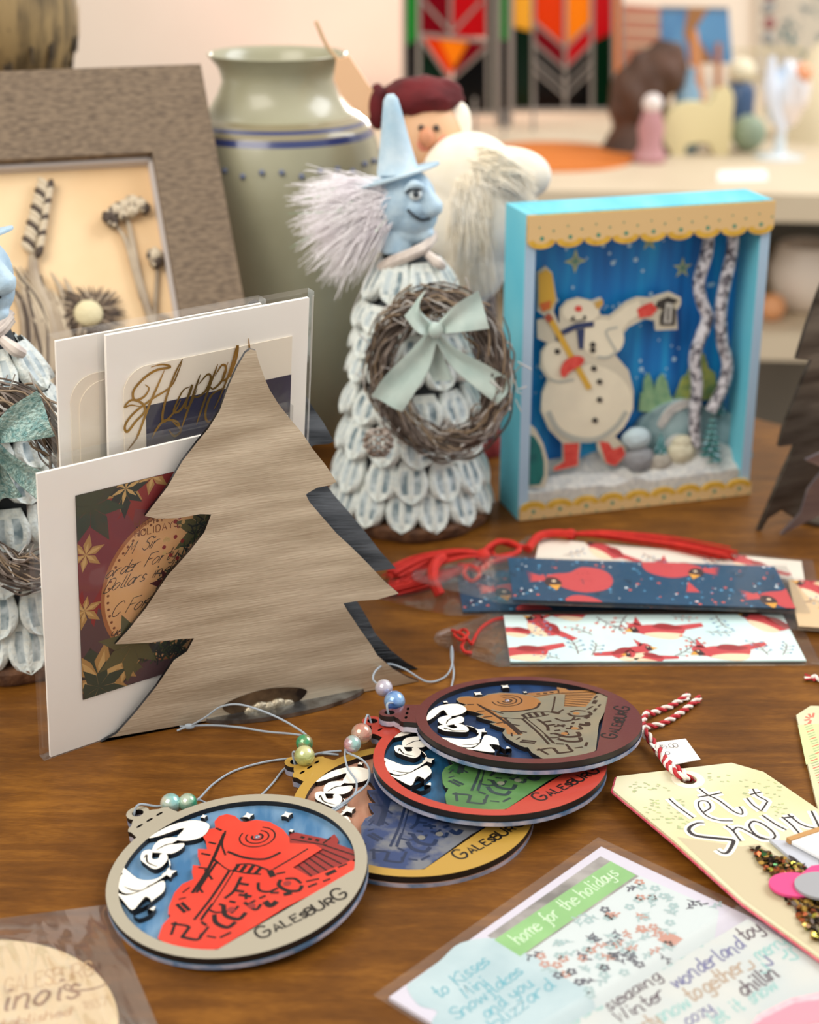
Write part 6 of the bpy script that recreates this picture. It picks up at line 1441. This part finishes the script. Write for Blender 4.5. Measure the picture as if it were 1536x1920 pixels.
# white label holder
M = frame(G(1345, 340, ZS), 0, .9); a = MB(M); q = lambda P: hits(M, P); a.slab(q([(1345,340),(1440,338),(1437,318),(1348,320)]), -.002, 0, mat('label_white', 'F6F2EE', .5)); o = a.build('label_card'); tag(o, 'small blank white label card at the front edge of the shelf', 'card')
# wire rack
root = thing('wire_rack', 'pale brass wire grid rack behind the shelf items', 'rack', gs(1440, 2.3)); wm_ = mat('wire_brass', 'C9BC8E', .4, .4)
for i in range(7):
    a = MB(); p_ = SV(1372+i*22, 95, 2.3); a.tube([(p_.x, 2.3, p_.z), (p_.x, 2.3, ZS)], .0014, wm_, 6, 1); a.build('upright_wire', root)
for y in (95, 150):
    a = MB(); a.tube([SV(1365, y, 2.3), SV(1510, y-2, 2.3)], .0016, wm_, 6, 1); a.build('cross_wire', root)
# pictures on the wall
root = thing('wall_picture', 'teal and grey botanical picture hanging on the wall, top right corner', 'picture', SV(1490, 60, 2.6)); M = frame(SV(1410, 140, 2.612), 0, 0); q = lambda P: hits(M, P)
a = MB(M); a.slab(q([(1418,-120),(1600,-120),(1600,140),(1418,140)]), -.008, 0, mat('picture_ground', 'C6BFB0', .7)); 
rnd = random.Random(2)
for i in range(46):
    x_, y_ = rnd.uniform(1430, 1560), rnd.uniform(-60, 135); c_ = q([(x_, y_)])[0]; m = rnd.choice([mat('print_teal', '3E7078', .6), mat('print_slate', '6A7A80', .6), mat('print_brick', '9A5A52', .6) if x_ < 1465 else mat('print_teal', '3E7078', .6)])
    a.flat([(c_[0]+rnd.uniform(-.012, .012), c_[1]+rnd.uniform(-.016, .016)) for _ in range(3)], .0004+i*1e-5, m)
a.build('picture_panel', root)
root = thing('hanging_ornament', 'muted red and grey ornament strand hanging on the wall', 'ornament', SV(1440, 50, 2.55)); a = MB()
for i in range(5): a.ball(SV(1440+3*(i % 2), -40+i*28, 2.55), .010, mat('strand_red', '8E5A5A', .5) if i % 2 else mat('strand_grey', '8C9090', .5), 14, 10)
a.build('bead_strand', root)
# lower shelf: white mug-like vessel and an orange bauble
zl = -.165
def gl_(px, Y): return Vector((V(px, 600, Y).x, Y, zl))
root = thing('white_vessel', 'rounded white ceramic vessel on the lower shelf at the right edge', 'vessel', gl_(1505, 1.85)); g = gl_(1505, 1.85)+Vector((0, 0, .001))
a = MB(); a.lathe([(.02, 0), (.03, .006), (.042, .03), (.044, .05), (.036, .075), (.034, .078), (.030, .07), (.03, .02)], mat('vessel_white', 'E9DCCF', .4), 40, g); a.build('bowl', root)
a = MB(); a.ball(gl_(1446, 1.80)+Vector((0, 0, .016)), .016, mat('bauble_orange', 'E0A070', .5), 20, 12); o = a.build('bauble'); tag(o, 'small orange bauble beside the white vessel on the lower shelf', 'bauble')
# ================================================================ camera, light, view
cam = bpy.data.cameras.new('camera'); co = bpy.data.objects.new('camera', cam); COL.objects.link(co)
cam.sensor_fit = 'VERTICAL'; cam.sensor_height = 24; cam.lens = FPX/1920*24; cam.clip_start = .02; cam.clip_end = 50
co.location = (0, 0, CAMH); co.rotation_euler = (PI/2-PITCH, 0, 0)
cam.dof.use_dof = True; cam.dof.focus_distance = .605; cam.dof.aperture_fstop = 6.0
S.camera = co
w = bpy.data.worlds.new('world'); S.world = w; w.use_nodes = True
bg = w.node_tree.nodes['Background']; bg.inputs[0].default_value = (1, .97, .92, 1); bg.inputs[1].default_value = .62
def area(name, loc, target, size, power, col, sy=None):
    l = bpy.data.lights.new(name, 'AREA'); l.energy = power; l.color = col; l.size = size
    if sy: l.shape = 'RECTANGLE'; l.size_y = sy
    o = bpy.data.objects.new(name, l); COL.objects.link(o); o.location = loc
    o.rotation_euler = (Vector(target)-Vector(loc)).to_track_quat('-Z', 'Y').to_euler(); return o
area('window_light', (2.1, 1.5, 2.1), (0, .6, 0), 1.7, 58, (.95, .97, 1), 1.5)
area('front_fill', (-.9, -.3, 1.5), (0, .7, 0), 1.2, 22, (1, .93, .82))  # added warm fill that brightens the sides facing the camera
area('wall_light', (-.7, 1.6, 1.6), (-.6, 2.6, .4), .8, 3, (1, .95, .88))
area('glass_backlight', (.17, 2.36, .37), (.17, 2.1, .47), .36, 9, (1, .96, .9), .2).data.spread = math.radians(60)
area('red_glass_glow', (.02, 2.2, .34), (-.12, 2.62, .27), .10, .9, (1, .25, .2))
S.view_settings.view_transform = 'Standard'; S.view_settings.look = 'None'; S.view_settings.gamma = 1
S.view_settings.use_curve_mapping = False; S.view_settings.exposure = 0.3
